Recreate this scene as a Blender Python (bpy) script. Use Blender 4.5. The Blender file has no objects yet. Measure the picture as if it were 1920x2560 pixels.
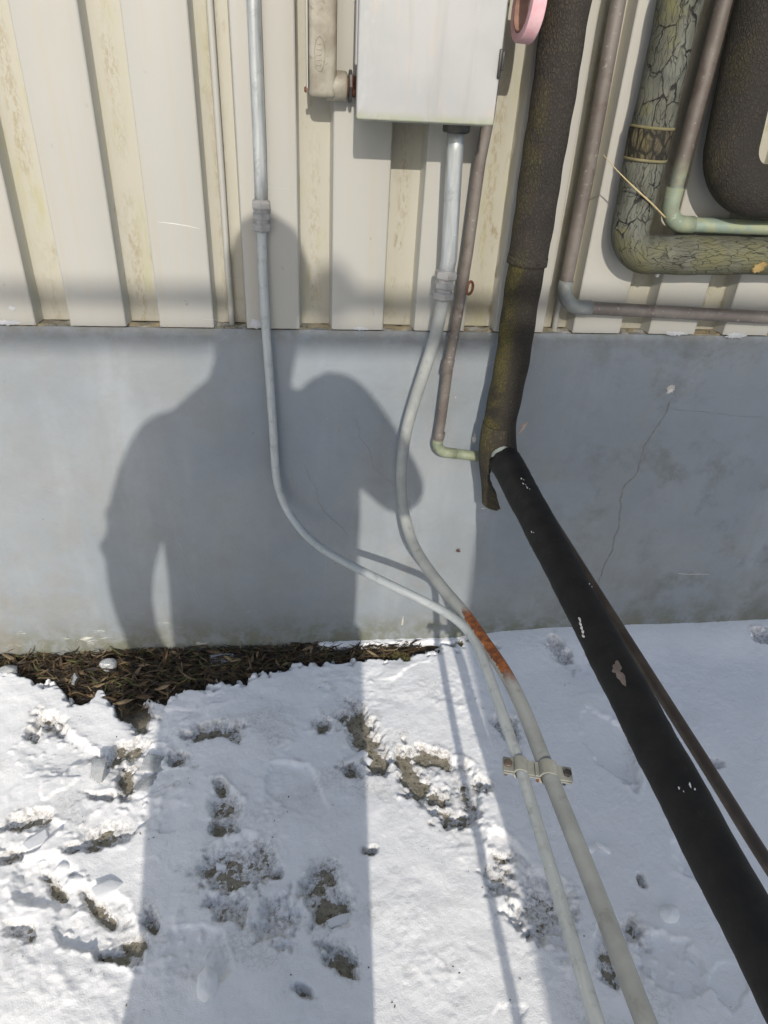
import bpy, bmesh, math, random
import numpy as np
from mathutils import Vector, Matrix

scene = bpy.context.scene
COL = scene.collection
random.seed(7)

# ------------------------------------------------------------------ camera
cam_data = bpy.data.cameras.new('camera')
cam_data.sensor_fit = 'VERTICAL'
cam_data.sensor_height = 36.0
cam_data.lens = 36.0 * 1766.0 / 2560.0
cam_data.clip_start = 0.02
cam_data.clip_end = 1000
cam = bpy.data.objects.new('camera', cam_data)
COL.objects.link(cam)
cam.matrix_world = Matrix(((0.993318, 0.015458, -0.114366, 0.0),
                           (-0.104211, 0.545922, -0.831330, -1.42),
                           (0.049584, 0.837694, 0.543885, 1.35774),
                           (0, 0, 0, 1)))
scene.camera = cam

# ------------------------------------------------------------------ sky, sun, exposure
SUN_DIR = Vector((0.0390, 0.8839, -0.4660))            # the way the light travels
world = bpy.data.worlds.new('World')
scene.world = world
world.use_nodes = True
wt = world.node_tree
bg = wt.nodes['Background']
sky = wt.nodes.new('ShaderNodeTexSky')
sky.sky_type = 'NISHITA'
sky.sun_disc = False
sky.sun_elevation = math.radians(27.8)
sky.sun_rotation = math.radians(182.5)
sky.air_density = 1.0
sky.dust_density = 1.6
sky.ozone_density = 1.0
wt.links.new(sky.outputs[0], bg.inputs[0])
bg.inputs[1].default_value = 0.15
sun_data = bpy.data.lights.new('sun', 'SUN')
sun_data.energy = 2.6
sun_data.angle = math.radians(0.53)
sun_data.color = (1.0, 0.935, 0.84)
sun = bpy.data.objects.new('sun', sun_data)
COL.objects.link(sun)
sun.rotation_euler = SUN_DIR.to_track_quat('-Z', 'Y').to_euler()
vs = scene.view_settings
vs.view_transform = 'Standard'
vs.look = 'None'
vs.gamma = 1.0
vs.use_curve_mapping = False
vs.exposure = 0.22
scene.cycles.use_denoising = True
scene.cycles.max_bounces = 8
scene.cycles.diffuse_bounces = 4
scene.cycles.glossy_bounces = 3
scene.cycles.transmission_bounces = 6
scene.cycles.caustics_reflective = False
scene.cycles.caustics_refractive = False

# ------------------------------------------------------------------ noise (numpy)
_rng = np.random.RandomState(11)
_perm = _rng.permutation(4096)
_grad = _rng.rand(4096) * 2 * np.pi

def perlin(x, y, seed=0):
    x = np.asarray(x, float) + seed * 17.31
    y = np.asarray(y, float) + seed * 9.77
    xi = np.floor(x).astype(int); yi = np.floor(y).astype(int)
    xf = x - xi; yf = y - yi
    u = xf * xf * xf * (xf * (xf * 6 - 15) + 10)
    v = yf * yf * yf * (yf * (yf * 6 - 15) + 10)
    def gr(ix, iy, dx, dy):
        h = _perm[(_perm[ix & 4095] + iy) & 4095]
        a = _grad[h]
        return np.cos(a) * dx + np.sin(a) * dy
    n00 = gr(xi, yi, xf, yf); n10 = gr(xi + 1, yi, xf - 1, yf)
    n01 = gr(xi, yi + 1, xf, yf - 1); n11 = gr(xi + 1, yi + 1, xf - 1, yf - 1)
    return ((n00 * (1 - u) + n10 * u) * (1 - v) + (n01 * (1 - u) + n11 * u) * v) * 1.5

def fbm(x, y, octv=4, seed=0, gain=0.5):
    s = 0; a = 1.0; t = 0
    for o in range(octv):
        s = s + a * perlin(x * 2 ** o, y * 2 ** o, seed + o * 3)
        t += a; a *= gain
    return s / t

def sstep(a, b, x):
    t = np.clip((x - a) / (b - a), 0, 1)
    return t * t * (3 - 2 * t)

# ------------------------------------------------------------------ object helpers
def tag(o, label=None, cat=None, group=None, kind=None):
    if label: o['label'] = label
    if cat: o['category'] = cat
    if group: o['group'] = group
    if kind: o['kind'] = kind
    return o

def thing(name, label, cat, loc=(0, 0, 0), group=None):
    o = bpy.data.objects.new(name, None)
    o.empty_display_size = 0.05
    COL.objects.link(o)
    o.location = loc
    return tag(o, label, cat, group)

def obj(name, geo, mat, parent=None, loc=None, smooth=True, label=None, auto=None):
    """geo = (verts, faces[, uvs per loop[, material index per face]]) in world metres."""
    verts, faces = geo[0], geo[1]
    base = Vector((0, 0, 0))
    if parent is not None:
        p = parent
        while p is not None:
            base += Vector(p.location); p = p.parent
    off = Vector(loc) if loc is not None else Vector((0, 0, 0))
    me = bpy.data.meshes.new(name)
    b = base + off
    va = np.asarray(verts, float).reshape(-1, 3) - np.array(b)
    me.from_pydata(va.tolist(), [], faces)
    if len(geo) > 2 and geo[2] is not None:
        uv = me.uv_layers.new(name='UVMap')
        uv.data.foreach_set('uv', np.asarray(geo[2], float).ravel())
    mats = mat if isinstance(mat, (list, tuple)) else [mat]
    for m in mats:
        me.materials.append(m)
    if len(geo) > 3 and geo[3] is not None:
        me.polygons.foreach_set('material_index', geo[3])
    me.polygons.foreach_set('use_smooth', [bool(smooth)] * len(me.polygons))
    if auto is not None:
        bm = bmesh.new(); bm.from_mesh(me)
        for e in bm.edges:
            if len(e.link_faces) == 2 and e.calc_face_angle(0) > math.radians(auto):
                e.smooth = False
        bm.to_mesh(me); bm.free()
    me.validate()
    me.update()
    o = bpy.data.objects.new(name, me)
    COL.objects.link(o)
    if parent is not None:
        o.parent = parent
    o.location = off
    if label: o['label'] = label
    return o

def recalc(o):
    bm = bmesh.new(); bm.from_mesh(o.data)
    bmesh.ops.recalc_face_normals(bm, faces=bm.faces[:])
    bm.to_mesh(o.data); bm.free()
    return o

def join(*geos):
    V = []; F = []; U = []; hasuv = all(len(g) > 2 and g[2] is not None for g in geos)
    for g in geos:
        n = len(V)
        V += [tuple(v) for v in g[0]]
        F += [tuple(i + n for i in f) for f in g[1]]
        if hasuv: U += list(g[2])
    return (V, F, U if hasuv else None)

def box(c, s, bev=0.0, rot=None, seg=2):
    bm = bmesh.new()
    bmesh.ops.create_cube(bm, size=1.0)
    bmesh.ops.scale(bm, vec=s, verts=bm.verts)
    if bev > 0:
        bmesh.ops.bevel(bm, geom=bm.edges[:], offset=bev, segments=seg, affect='EDGES', profile=0.5)
    if rot is not None:
        bmesh.ops.transform(bm, matrix=rot.to_4x4(), verts=bm.verts)
    bmesh.ops.translate(bm, vec=c, verts=bm.verts)
    bm.verts.index_update()
    g = ([v.co[:] for v in bm.verts], [[v.index for v in f.verts] for f in bm.faces])
    bm.free()
    return g

def catmull(pts, step=0.008):
    P = [np.array(p, float) for p in pts]
    P = [2 * P[0] - P[1]] + P + [2 * P[-1] - P[-2]]
    out = []
    for i in range(1, len(P) - 2):
        p0, p1, p2, p3 = P[i - 1], P[i], P[i + 1], P[i + 2]
        t01 = max(np.linalg.norm(p1 - p0) ** 0.5, 1e-4); t12 = max(np.linalg.norm(p2 - p1) ** 0.5, 1e-4)
        t23 = max(np.linalg.norm(p3 - p2) ** 0.5, 1e-4)
        m1 = (p2 - p1) + t12 * ((p1 - p0) / t01 - (p2 - p0) / (t01 + t12))
        m2 = (p2 - p1) + t12 * ((p3 - p2) / t23 - (p3 - p1) / (t12 + t23))
        n = max(2, int(np.linalg.norm(p2 - p1) / step))
        for k in range(n):
            t = k / n
            out.append((2 * t**3 - 3 * t**2 + 1) * p1 + (t**3 - 2 * t**2 + t) * m1 + (-2 * t**3 + 3 * t**2) * p2 + (t**3 - t**2) * m2)
    out.append(P[-2])
    return out

def smooth_path(pts, it=3):
    P = [np.array(p, float) for p in pts]
    for _ in range(it):
        Q = [P[0]]
        for i in range(1, len(P) - 1):
            Q.append(P[i] * 0.5 + (P[i - 1] + P[i + 1]) * 0.25)
        Q.append(P[-1]); P = Q
    return P

def resample(pts, step):
    P = np.array(pts); d = np.r_[0, np.cumsum(np.linalg.norm(np.diff(P, axis=0), axis=1))]
    n = max(2, int(round(d[-1] / step)) + 1)
    s = np.linspace(0, d[-1], n)
    return [np.array([np.interp(t, d, P[:, k]) for k in range(3)]) for t in s]

def fillet(pts, rad, seg=10, step=0.03):
    P = [np.array(p, float) for p in pts]
    out = [P[0]]
    for i in range(1, len(P) - 1):
        a = P[i - 1] - P[i]; b = P[i + 1] - P[i]
        la, lb = np.linalg.norm(a), np.linalg.norm(b); a /= la; b /= lb
        ang = math.acos(np.clip(a @ b, -1, 1))
        t = min(rad / math.tan(ang / 2), la * 0.9, lb * 0.9)
        r = t * math.tan(ang / 2)
        bis = (a + b) / np.linalg.norm(a + b)
        c = P[i] + bis * (r / math.sin(ang / 2))
        s0 = P[i] + a * t - c; s1 = P[i] + b * t - c
        th = math.pi - ang
        for k in range(seg + 1):
            u = k / seg
            v = (math.sin((1 - u) * th) * s0 + math.sin(u * th) * s1) / max(math.sin(th), 1e-6)
            out.append(c + v)
    out.append(P[-1])
    return resample_keep(out, step)

def resample_keep(P, step):
    out = [P[0]]
    for a, b in zip(P, P[1:]):
        n = max(1, int(np.linalg.norm(b - a) / step))
        for k in range(1, n + 1):
            out.append(a + (b - a) * k / n)
    return out

def frames(P):
    P = [np.array(p, float) for p in P]
    T = []
    for i in range(len(P)):
        t = P[min(i + 1, len(P) - 1)] - P[max(i - 1, 0)]
        T.append(t / np.linalg.norm(t))
    up = np.array([0, -1.0, 0]) if abs(T[0][1]) < 0.9 else np.array([0, 0, 1.0])
    n = up - T[0] * (up @ T[0]); n /= np.linalg.norm(n)
    N = [n]
    for i in range(1, len(P)):
        n = N[-1] - T[i] * (N[-1] @ T[i]); n /= np.linalg.norm(n); N.append(n)
    B = [np.cross(t, n) for t, n in zip(T, N)]
    return P, T, N, B

def tube(path, rad, seg=24, cap=True, disp=None, inner=None):
    """Swept tube; rad scalar or list or f(i, s); disp(theta, s) adds to the radius; inner -> hollow ends."""
    P, T, N, B = frames(path)
    s = np.r_[0, np.cumsum([np.linalg.norm(P[i + 1] - P[i]) for i in range(len(P) - 1)])]
    V = []; F = []; U = []
    def R(i):
        if callable(rad): return rad(s[i])
        if isinstance(rad, (list, tuple, np.ndarray)): return rad[i]
        return rad
    for i in range(len(P)):
        r0 = R(i)
        for k in range(seg):
            th = 2 * math.pi * k / seg
            r = r0 + (disp(th, s[i]) if disp else 0.0)
            V.append(P[i] + N[i] * (r * math.cos(th)) + B[i] * (r * math.sin(th)))
    rm = R(0)
    for i in range(len(P) - 1):
        for k in range(seg):
            k2 = (k + 1) % seg
            F.append((i * seg + k, i * seg + k2, (i + 1) * seg + k2, (i + 1) * seg + k))
            u0 = 2 * math.pi * rm * k / seg; u1 = 2 * math.pi * rm * (k + 1) / seg
            U += [(u0, s[i]), (u1, s[i]), (u1, s[i + 1]), (u0, s[i + 1])]
    if cap:
        for i, rev in ((0, True), (len(P) - 1, False)):
            ring = [i * seg + k for k in range(seg)]
            if inner is None:
                F.append(tuple(reversed(ring)) if rev else tuple(ring))
                U += [(0, s[i])] * seg
            else:
                n0 = len(V)
                depth = 0.02 if not rev else -0.02
                for k in ring:
                    V.append(P[i] + (V[k] - P[i]) * inner)
                for k in range(seg):
                    V.append(V[n0 + k] - T[i] * depth)
                for k in range(seg):
                    k2 = (k + 1) % seg
                    f = (ring[k], ring[k2], n0 + k2, n0 + k)
                    F.append(f[::-1] if rev else f)
                    U += [(0, s[i])] * 4
                    f = (n0 + k, n0 + k2, n0 + seg + k2, n0 + seg + k)
                    F.append(f[::-1] if rev else f)
                    U += [(0, s[i])] * 4
    return (V, F, U)

def lathe(c, axis, prof, seg=24, flat=0):
    """prof = [(distance along axis, radius)], closed ends."""
    a = np.array(axis, float); a /= np.linalg.norm(a)
    up = np.array([0, 0, 1.0]) if abs(a[2]) < 0.9 else np.array([0, -1.0, 0])
    n = up - a * (a @ up); n /= np.linalg.norm(n); b = np.cross(a, n)
    c = np.array(c, float)
    V = []; F = []
    for d, r in prof:
        for k in range(seg):
            th = 2 * math.pi * k / seg
            V.append(c + a * d + n * r * math.cos(th) + b * r * math.sin(th))
    for i in range(len(prof) - 1):
        for k in range(seg):
            k2 = (k + 1) % seg
            F.append((i * seg + k, i * seg + k2, (i + 1) * seg + k2, (i + 1) * seg + k))
    F.append(tuple(reversed(range(seg))))
    F.append(tuple((len(prof) - 1) * seg + k for k in range(seg)))
    return (V, F)

def ribbon(pts, wd, normal, thick=0.0006, taper=True):
    """thin raised strip along pts (lying on a face with the given normal)."""
    P = [np.array(p, float) for p in pts]; nn = np.array(normal, float)
    V = []; F = []
    m = len(P)
    for i in range(m):
        t = P[min(i + 1, m - 1)] - P[max(i - 1, 0)]; t /= max(np.linalg.norm(t), 1e-9)
        sd = np.cross(t, nn); sd /= max(np.linalg.norm(sd), 1e-9)
        w = wd[i] if isinstance(wd, (list, tuple)) else wd
        if taper and i in (0, m - 1): w *= 0.25
        V += [P[i] - sd * w / 2, P[i] - sd * w * 0.3 + nn * thick, P[i] + sd * w * 0.3 + nn * thick, P[i] + sd * w / 2]
    for i in range(m - 1):
        for k in range(3):
            F.append((i * 4 + k, i * 4 + k + 1, i * 4 + 5 + k, i * 4 + 4 + k))
    return (V, F)

# ------------------------------------------------------------------ material helper
X0_ = -0.105
class Mat:
    def __init__(self, name):
        self.m = bpy.data.materials.new(name)
        self.m.use_nodes = True
        self.t = self.m.node_tree
        self.b = self.t.nodes['Principled BSDF']
        self._pos = None
    def n(self, typ, **kw):
        nd = self.t.nodes.new(typ)
        for k, v in kw.items(): setattr(nd, k, v)
        return nd
    def put(self, sock, v):
        if v is None: return
        if hasattr(v, 'is_linked') or hasattr(v, 'links'):
            self.t.links.new(v, sock)
        else:
            if isinstance(v, (tuple, list)) and len(v) == 3 and sock.type == 'RGBA': v = (*v, 1)
            sock.default_value = v
    @property
    def pos(self):
        if self._pos is None: self._pos = self.n('ShaderNodeNewGeometry').outputs['Position']
        return self._pos
    @property
    def objc(self):
        return self.n('ShaderNodeTexCoord').outputs['Object']
    @property
    def uv(self):
        return self.n('ShaderNodeTexCoord').outputs['UV']
    def scl(self, vec, s):
        nd = self.n('ShaderNodeVectorMath', operation='MULTIPLY')
        self.put(nd.inputs[0], vec); nd.inputs[1].default_value = s
        return nd.outputs[0]
    def add(self, vec, v2):
        nd = self.n('ShaderNodeVectorMath', operation='ADD')
        self.put(nd.inputs[0], vec); self.put(nd.inputs[1], v2)
        return nd.outputs[0]
    def noise(self, vec, scale, detail=4, rough=0.55, dist=0.0, color=False):
        nd = self.n('ShaderNodeTexNoise')
        self.put(nd.inputs['Vector'], vec)
        nd.inputs['Scale'].default_value = scale; nd.inputs['Detail'].default_value = detail
        nd.inputs['Roughness'].default_value = rough; nd.inputs['Distortion'].default_value = dist
        return nd.outputs['Color' if color else 'Fac']
    def vor(self, vec, scale, feature='DISTANCE_TO_EDGE', rnd=1.0):
        nd = self.n('ShaderNodeTexVoronoi', feature=feature)
        self.put(nd.inputs['Vector'], vec)
        nd.inputs['Scale'].default_value = scale; nd.inputs['Randomness'].default_value = rnd
        return nd.outputs['Distance']
    def xyz(self, vec):
        nd = self.n('ShaderNodeSeparateXYZ'); self.put(nd.inputs[0], vec)
        return nd.outputs
    def mth(self, op, a, b=None, c=None, clamp=False):
        nd = self.n('ShaderNodeMath', operation=op); nd.use_clamp = clamp
        self.put(nd.inputs[0], a); self.put(nd.inputs[1], b)
        if c is not None: self.put(nd.inputs[2], c)
        return nd.outputs[0]
    def rng(self, v, a, b, c=0.0, d=1.0, smooth=True):
        nd = self.n('ShaderNodeMapRange')
        nd.interpolation_type = 'SMOOTHSTEP' if smooth else 'LINEAR'
        self.put(nd.inputs[0], v)
        for i, x in enumerate((a, b, c, d)): nd.inputs[1 + i].default_value = x
        return nd.outputs[0]
    def mix(self, f, a, b, mode='MIX'):
        nd = self.n('ShaderNodeMix', data_type='RGBA', blend_type=mode)
        self.put(nd.inputs[0], f); self.put(nd.inputs[6], a); self.put(nd.inputs[7], b)
        return nd.outputs[2]
    def bump(self, h, strength=0.5, dist=0.002, prev=None):
        nd = self.n('ShaderNodeBump')
        nd.inputs['Strength'].default_value = strength; nd.inputs['Distance'].default_value = dist
        self.put(nd.inputs['Height'], h)
        if prev is not None: self.put(nd.inputs['Normal'], prev)
        return nd.outputs[0]
    def attr(self, name):
        return self.n('ShaderNodeAttribute', attribute_name=name).outputs['Fac']
    def out(self, color, rough=0.6, metal=0.0, normal=None, spec=0.5, **kw):
        self.put(self.b.inputs['Base Color'], color); self.put(self.b.inputs['Roughness'], rough)
        self.put(self.b.inputs['Metallic'], metal); self.put(self.b.inputs['Normal'], normal)
        self.b.inputs['Specular IOR Level'].default_value = spec
        for k, v in kw.items(): self.put(self.b.inputs[k], v)
        return self.m

# ---- siding paint
def mat_siding():
    M = Mat('cream_siding_paint'); p = M.pos; x, y, z = M.xyz(p)
    base = M.mix(M.noise(p, 3.0, 3), (0.412, 0.405, 0.368), (0.370, 0.363, 0.328))
    streak = M.noise(M.scl(p, (60, 60, 1.6)), 1.0, 4, 0.6)
    col = M.mix(M.rng(streak, 0.48, 0.72, 0, 0.5), base, (0.40, 0.365, 0.29))
    # grime and algae that has collected on the recessed strips
    rec = M.rng(y, 0.020, 0.034)
    yel = M.mix(M.rng(M.noise(M.scl(p, (9, 9, 1.5)), 1.0, 4), 0.38, 0.66), (0.425, 0.408, 0.340), (0.400, 0.384, 0.312))
    col = M.mix(M.mth('MULTIPLY', rec, 0.85), col, yel)
    scuff = M.noise(M.scl(p, (45, 45, 18)), 1.0, 6, 0.7)
    big = M.noise(M.scl(p, (5, 5, 2.5)), 1.0, 3)
    sc = M.mth('MULTIPLY', M.mth('MULTIPLY', M.rng(scuff, 0.54, 0.70), M.rng(big, 0.42, 0.60)), rec)
    col = M.mix(M.mth('MULTIPLY', sc, 0.85), col, (0.25, 0.215, 0.12))
    # brown-green film running down the middle of each recess
    ph = M.mth('ABSOLUTE', M.mth('SUBTRACT', M.mth('FRACT', M.mth('DIVIDE', M.mth('SUBTRACT', x, X0_), 0.1709)), 0.79))
    midm = M.mth('MULTIPLY', M.mth('MULTIPLY', M.rng(ph, 0.11, 0.02), rec), M.rng(M.noise(M.scl(p, (150, 150, 55)), 1.0, 6, 0.75), 0.44, 0.60))
    midm = M.mth('MULTIPLY', midm, M.rng(M.noise(M.scl(p, (4, 4, 5)), 1.0, 3), 0.34, 0.6))
    col = M.mix(M.mth('MULTIPLY', midm, 0.6), col, (0.27, 0.225, 0.125))
    green = M.mth('MULTIPLY', M.rng(M.noise(M.scl(p, (25, 25, 5)), 1.0, 5, 0.65), 0.52, 0.72), M.rng(y, 0.002, 0.03))
    col = M.mix(M.mth('MULTIPLY', green, 0.5), col, (0.36, 0.35, 0.16))
    spots = M.rng(M.vor(M.add(M.scl(p, (1, 1, 0.55)), M.scl(M.noise(p, 60, 2, color=True), (0.02, 0.02, 0.02))), 26.0, 'F1'), 0.04, 0.10, 1, 0)
    sel = M.rng(M.noise(p, 11.0, 2), 0.50, 0.60)
    col = M.mix(M.mth('MULTIPLY', M.mth('MULTIPLY', spots, sel), 0.55), col, (0.22, 0.19, 0.15))
    foot = M.mth('MULTIPLY', M.rng(z, 0.885, 0.935, 1, 0), M.rng(M.noise(p, 22, 4), 0.45, 0.7))
    col = M.mix(M.mth('MULTIPLY', foot, 0.45), col, (0.40, 0.38, 0.33))
    bm_ = M.bump(M.noise(M.scl(p, (6, 6, 2)), 1.0, 3), 0.35, 0.004)
    bm_ = M.bump(M.noise(p, 160, 3), 0.12, 0.0008, bm_)
    return M.out(col, M.rng(M.noise(p, 12, 3), 0.3, 0.7, 0.42, 0.6), normal=bm_)

def mat_foundation():
    M = Mat('grey_painted_concrete'); p = M.pos; x, y, z = M.xyz(p)
    base = M.mix(M.rng(M.noise(p, 2.3, 4), 0.35, 0.65), (0.240, 0.272, 0.300), (0.282, 0.300, 0.312))
    base = M.mix(M.rng(M.noise(M.scl(p, (7, 7, 1.1)), 1.0, 4, 0.6), 0.5, 0.72, 0, 0.5), base, (0.335, 0.362, 0.382))
    wash = M.mth('MULTIPLY', M.rng(M.noise(M.scl(p, (14, 14, 3)), 1.0, 5, 0.65), 0.55, 0.75), 0.5)
    col = M.mix(wash, base, (0.25, 0.26, 0.255))
    low = M.rng(z, 0.30, 0.02)
    right = M.rng(x, 0.35, 0.9, 0.35, 1.0)
    lowst = M.mth('MULTIPLY', low, M.rng(M.noise(p, 9.0, 6, 0.68), 0.42, 0.66))
    col = M.mix(M.mth('MULTIPLY', M.mth('MULTIPLY', lowst, right), 0.75), col, (0.17, 0.165, 0.14))
    # darker mottled patches across the right part
    patch = M.mth('MULTIPLY', M.rng(M.noise(p, 6.5, 6, 0.72), 0.50, 0.68), M.rng(x, 0.42, 0.8))
    col = M.mix(M.mth('MULTIPLY', patch, 0.75), col, (0.17, 0.18, 0.175))
    alg = M.mth('MULTIPLY', M.rng(z, 0.13, 0.0), M.rng(M.noise(p, 20, 6, 0.72), 0.36, 0.60))
    col = M.mix(M.mth('MULTIPLY', alg, 0.9), col, (0.135, 0.14, 0.085))
    base_line = M.rng(M.mth('ADD', z, M.mth('MULTIPLY', M.noise(p, 18, 3), 0.03)), 0.045, 0.015)
    col = M.mix(M.mth('MULTIPLY', base_line, 0.6), col, (0.15, 0.155, 0.105))
    # lime bloom on the left foot of the wall
    eff = M.mth('MULTIPLY', M.mth('MULTIPLY', M.rng(z, 0.15, 0.05), M.rng(x, 0.1, -0.3)),
                M.rng(M.noise(M.scl(p, (10, 10, 34)), 1.0, 6, 0.7), 0.60, 0.68))
    col = M.mix(M.mth('MULTIPLY', eff, 0.8), col, (0.66, 0.66, 0.58))
    # pale dribbles
    drib = M.rng(M.noise(M.scl(p, (30, 30, 1.4)), 1.0, 5, 0.6), 0.64, 0.80)
    col = M.mix(M.mth('MULTIPLY', drib, 0.18), col, (0.52, 0.52, 0.52))
    top = M.mth('MULTIPLY', M.rng(z, 0.83, 0.865), M.rng(M.noise(p, 30, 5, 0.7), 0.36, 0.6))
    col = M.mix(M.mth('MULTIPLY', top, 0.6), col, (0.20, 0.20, 0.18))
    fleck = M.rng(M.vor(p, 34.0, 'F1'), 0.020, 0.045, 1, 0)
    fs = M.rng(M.noise(p, 5.0, 2), 0.55, 0.60)
    col = M.mix(M.mth('MULTIPLY', M.mth('MULTIPLY', fleck, fs), 0.7), col, (0.60, 0.56, 0.48))
    dk = M.rng(M.vor(M.add(p, (3.1, 0, 1.7)), 19.0, 'F1'), 0.02, 0.06, 1, 0)
    ds = M.rng(M.noise(M.add(p, (7, 2, 3)), 6.0, 2), 0.56, 0.62)
    col = M.mix(M.mth('MULTIPLY', M.mth('MULTIPLY', dk, ds), 0.6), col, (0.15, 0.14, 0.11))
    mot = M.rng(M.noise(M.add(p, (5, 5, 5)), 4.5, 7, 0.72), 0.40, 0.64)
    col = M.mix(M.mth('MULTIPLY', mot, 0.30), col, (0.19, 0.195, 0.185))
    warm = M.mth('MULTIPLY', M.rng(M.noise(M.add(p, (1, 8, 2)), 3.2, 6, 0.7), 0.52, 0.70), M.rng(z, 0.65, 0.1))
    col = M.mix(M.mth('MULTIPLY', warm, 0.45), col, (0.235, 0.215, 0.175))
    bm_ = M.bump(M.noise(p, 9, 4), 0.45, 0.006)
    bm_ = M.bump(M.noise(M.scl(p, (1, 1, 1.6)), 150, 4, 0.65), 0.45, 0.0018, bm_)
    pit = M.rng(M.vor(p, 60, 'F1'), 0.0, 0.10)
    psel = M.rng(M.noise(p, 10, 3), 0.5, 0.62)
    bm_ = M.bump(M.mth('MAXIMUM', pit, M.mth('SUBTRACT', 1.0, psel)), 0.5, 0.0015, bm_)
    return M.out(col, 0.62, normal=bm_, spec=0.35)

def mat_mortar():
    M = Mat('crumbling_ledge_mortar'); p = M.pos
    c = M.mix(M.rng(M.noise(p, 14, 4), 0.42, 0.62), (0.22, 0.205, 0.16), (0.33, 0.275, 0.175))
    c = M.mix(M.rng(M.noise(M.add(p, (4, 1, 0)), 24, 4), 0.52, 0.64), c, (0.36, 0.36, 0.34))
    c = M.mix(M.rng(M.noise(p, 90, 4), 0.55, 0.7), c, (0.08, 0.07, 0.045))
    return M.out(c, 0.9, normal=M.bump(M.noise(p, 130, 4), 0.8, 0.003), spec=0.2)

def mat_simple(name, c1, c2, scale=20, rough=0.6, metal=0.0, bump=0.2, bscale=80, c3=None, c3r=(0.6, 0.72), spec=0.5, stretch=(1, 1, 1), usepos=True):
    M = Mat(name); p = M.pos if usepos else M.objc
    ps = M.scl(p, stretch) if stretch != (1, 1, 1) else p
    c = M.mix(M.rng(M.noise(ps, scale, 4, 0.6), 0.35, 0.65), c1, c2)
    if c3: c = M.mix(M.rng(M.noise(ps, scale * 2.3, 5, 0.65), *c3r), c, c3)
    return M.out(c, rough, metal, normal=M.bump(M.noise(ps, bscale, 4), bump, 0.001), spec=spec)

def mat_black_foam(name, dark, light, moss, moss_amt, crack=0.9, cells=150.0):
    """weathered black foam insulation: fine lengthwise crazing, olive growth on one side."""
    M = Mat(name); uv = M.uv; p = M.pos
    wv = M.add(uv, M.scl(M.noise(p, 40, 3, color=True), (0.012, 0.012, 0.0)))
    v1 = M.vor(M.scl(wv, (1.0, 0.55, 1)), cells)
    v2 = M.vor(M.scl(wv, (1.0, 0.40, 1)), cells * 2.1)
    cr = M.mth('MULTIPLY', M.rng(v1, 0.03, 0.20), M.rng(v2, 0.02, 0.14, 0.5, 1.0))
    zone = M.rng(M.noise(p, 7, 4, 0.6), 0.32, 0.62)
    c = M.mix(zone, dark, light)
    x, y, z = M.xyz(M.n('ShaderNodeNewGeometry').outputs['Normal'])
    side = M.rng(x, -0.12, -0.80)
    ms = M.mth('MULTIPLY', M.mth('ADD', M.mth('MULTIPLY', side, 0.95), 0.03), M.rng(M.noise(p, 16, 5, 0.65), 0.36, 0.62))
    c = M.mix(M.mth('MULTIPLY', ms, moss_amt, clamp=True), c, moss)
    c = M.mix(M.mth('MULTIPLY', M.mth('SUBTRACT', 1.0, cr), crack), c, (0.012, 0.011, 0.010))
    n = M.bump(cr, 0.7, 0.0022)
    n = M.bump(M.noise(p, 60, 3), 0.25, 0.003, n)
    return M.out(c, 0.78, normal=n, spec=0.3)

def mat_olive_crazed():
    M = Mat('cracked_olive_coating'); uv = M.uv; p = M.pos
    d = M.noise(M.add(p, (0, 0, 0)), 26, 4, 0.65, color=True)
    wv = M.add(uv, M.scl(d, (0.030, 0.030, 0)))
    v1 = M.vor(M.scl(wv, (1.25, 0.75, 1)), 24)
    v2 = M.vor(M.scl(wv, (2.4, 0.50, 1)), 58)
    big = M.rng(v1, 0.006, 0.026)
    sm = M.rng(v2, 0.004, 0.034, 0.45, 1.0)
    x, y, z = M.xyz(p)
    runz = M.rng(z, 1.0676, 1.1115, 0.16, 0.0)
    bigsel = M.rng(M.mth('SUBTRACT', M.noise(p, 13, 3), runz), 0.36, 0.52, 1.0, 0.0)
    bigm = M.mth('MAXIMUM', big, bigsel)
    cr = M.mth('MULTIPLY', bigm, sm)
    c = M.mix(M.rng(M.noise(M.scl(p, (1, 1, 0.45)), 22, 5, 0.6), 0.38, 0.64), (0.088, 0.088, 0.066), (0.135, 0.138, 0.112))
    c = M.mix(M.rng(M.noise(p, 11, 5, 0.65), 0.54, 0.68, 0, 0.75), c, (0.15, 0.145, 0.06))
    c = M.mix(M.rng(M.noise(M.add(p, (2, 0, 5)), 9, 4, 0.6), 0.52, 0.64, 0, 0.85), c, (0.065, 0.066, 0.058))
    c = M.mix(M.mth('MULTIPLY', M.rng(runz, 0.02, 0.15), M.rng(M.noise(M.add(p, (7, 1, 1)), 10, 4), 0.36, 0.6)), c, (0.125, 0.121, 0.062))
    c = M.mix(M.mth('SUBTRACT', 1.0, cr), c, (0.014, 0.012, 0.010))
    n = M.bump(cr, 0.9, 0.004)
    n = M.bump(M.noise(p, 90, 4, 0.65), 0.3, 0.002, n)
    return M.out(c, 0.72, normal=n, spec=0.35)

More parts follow.
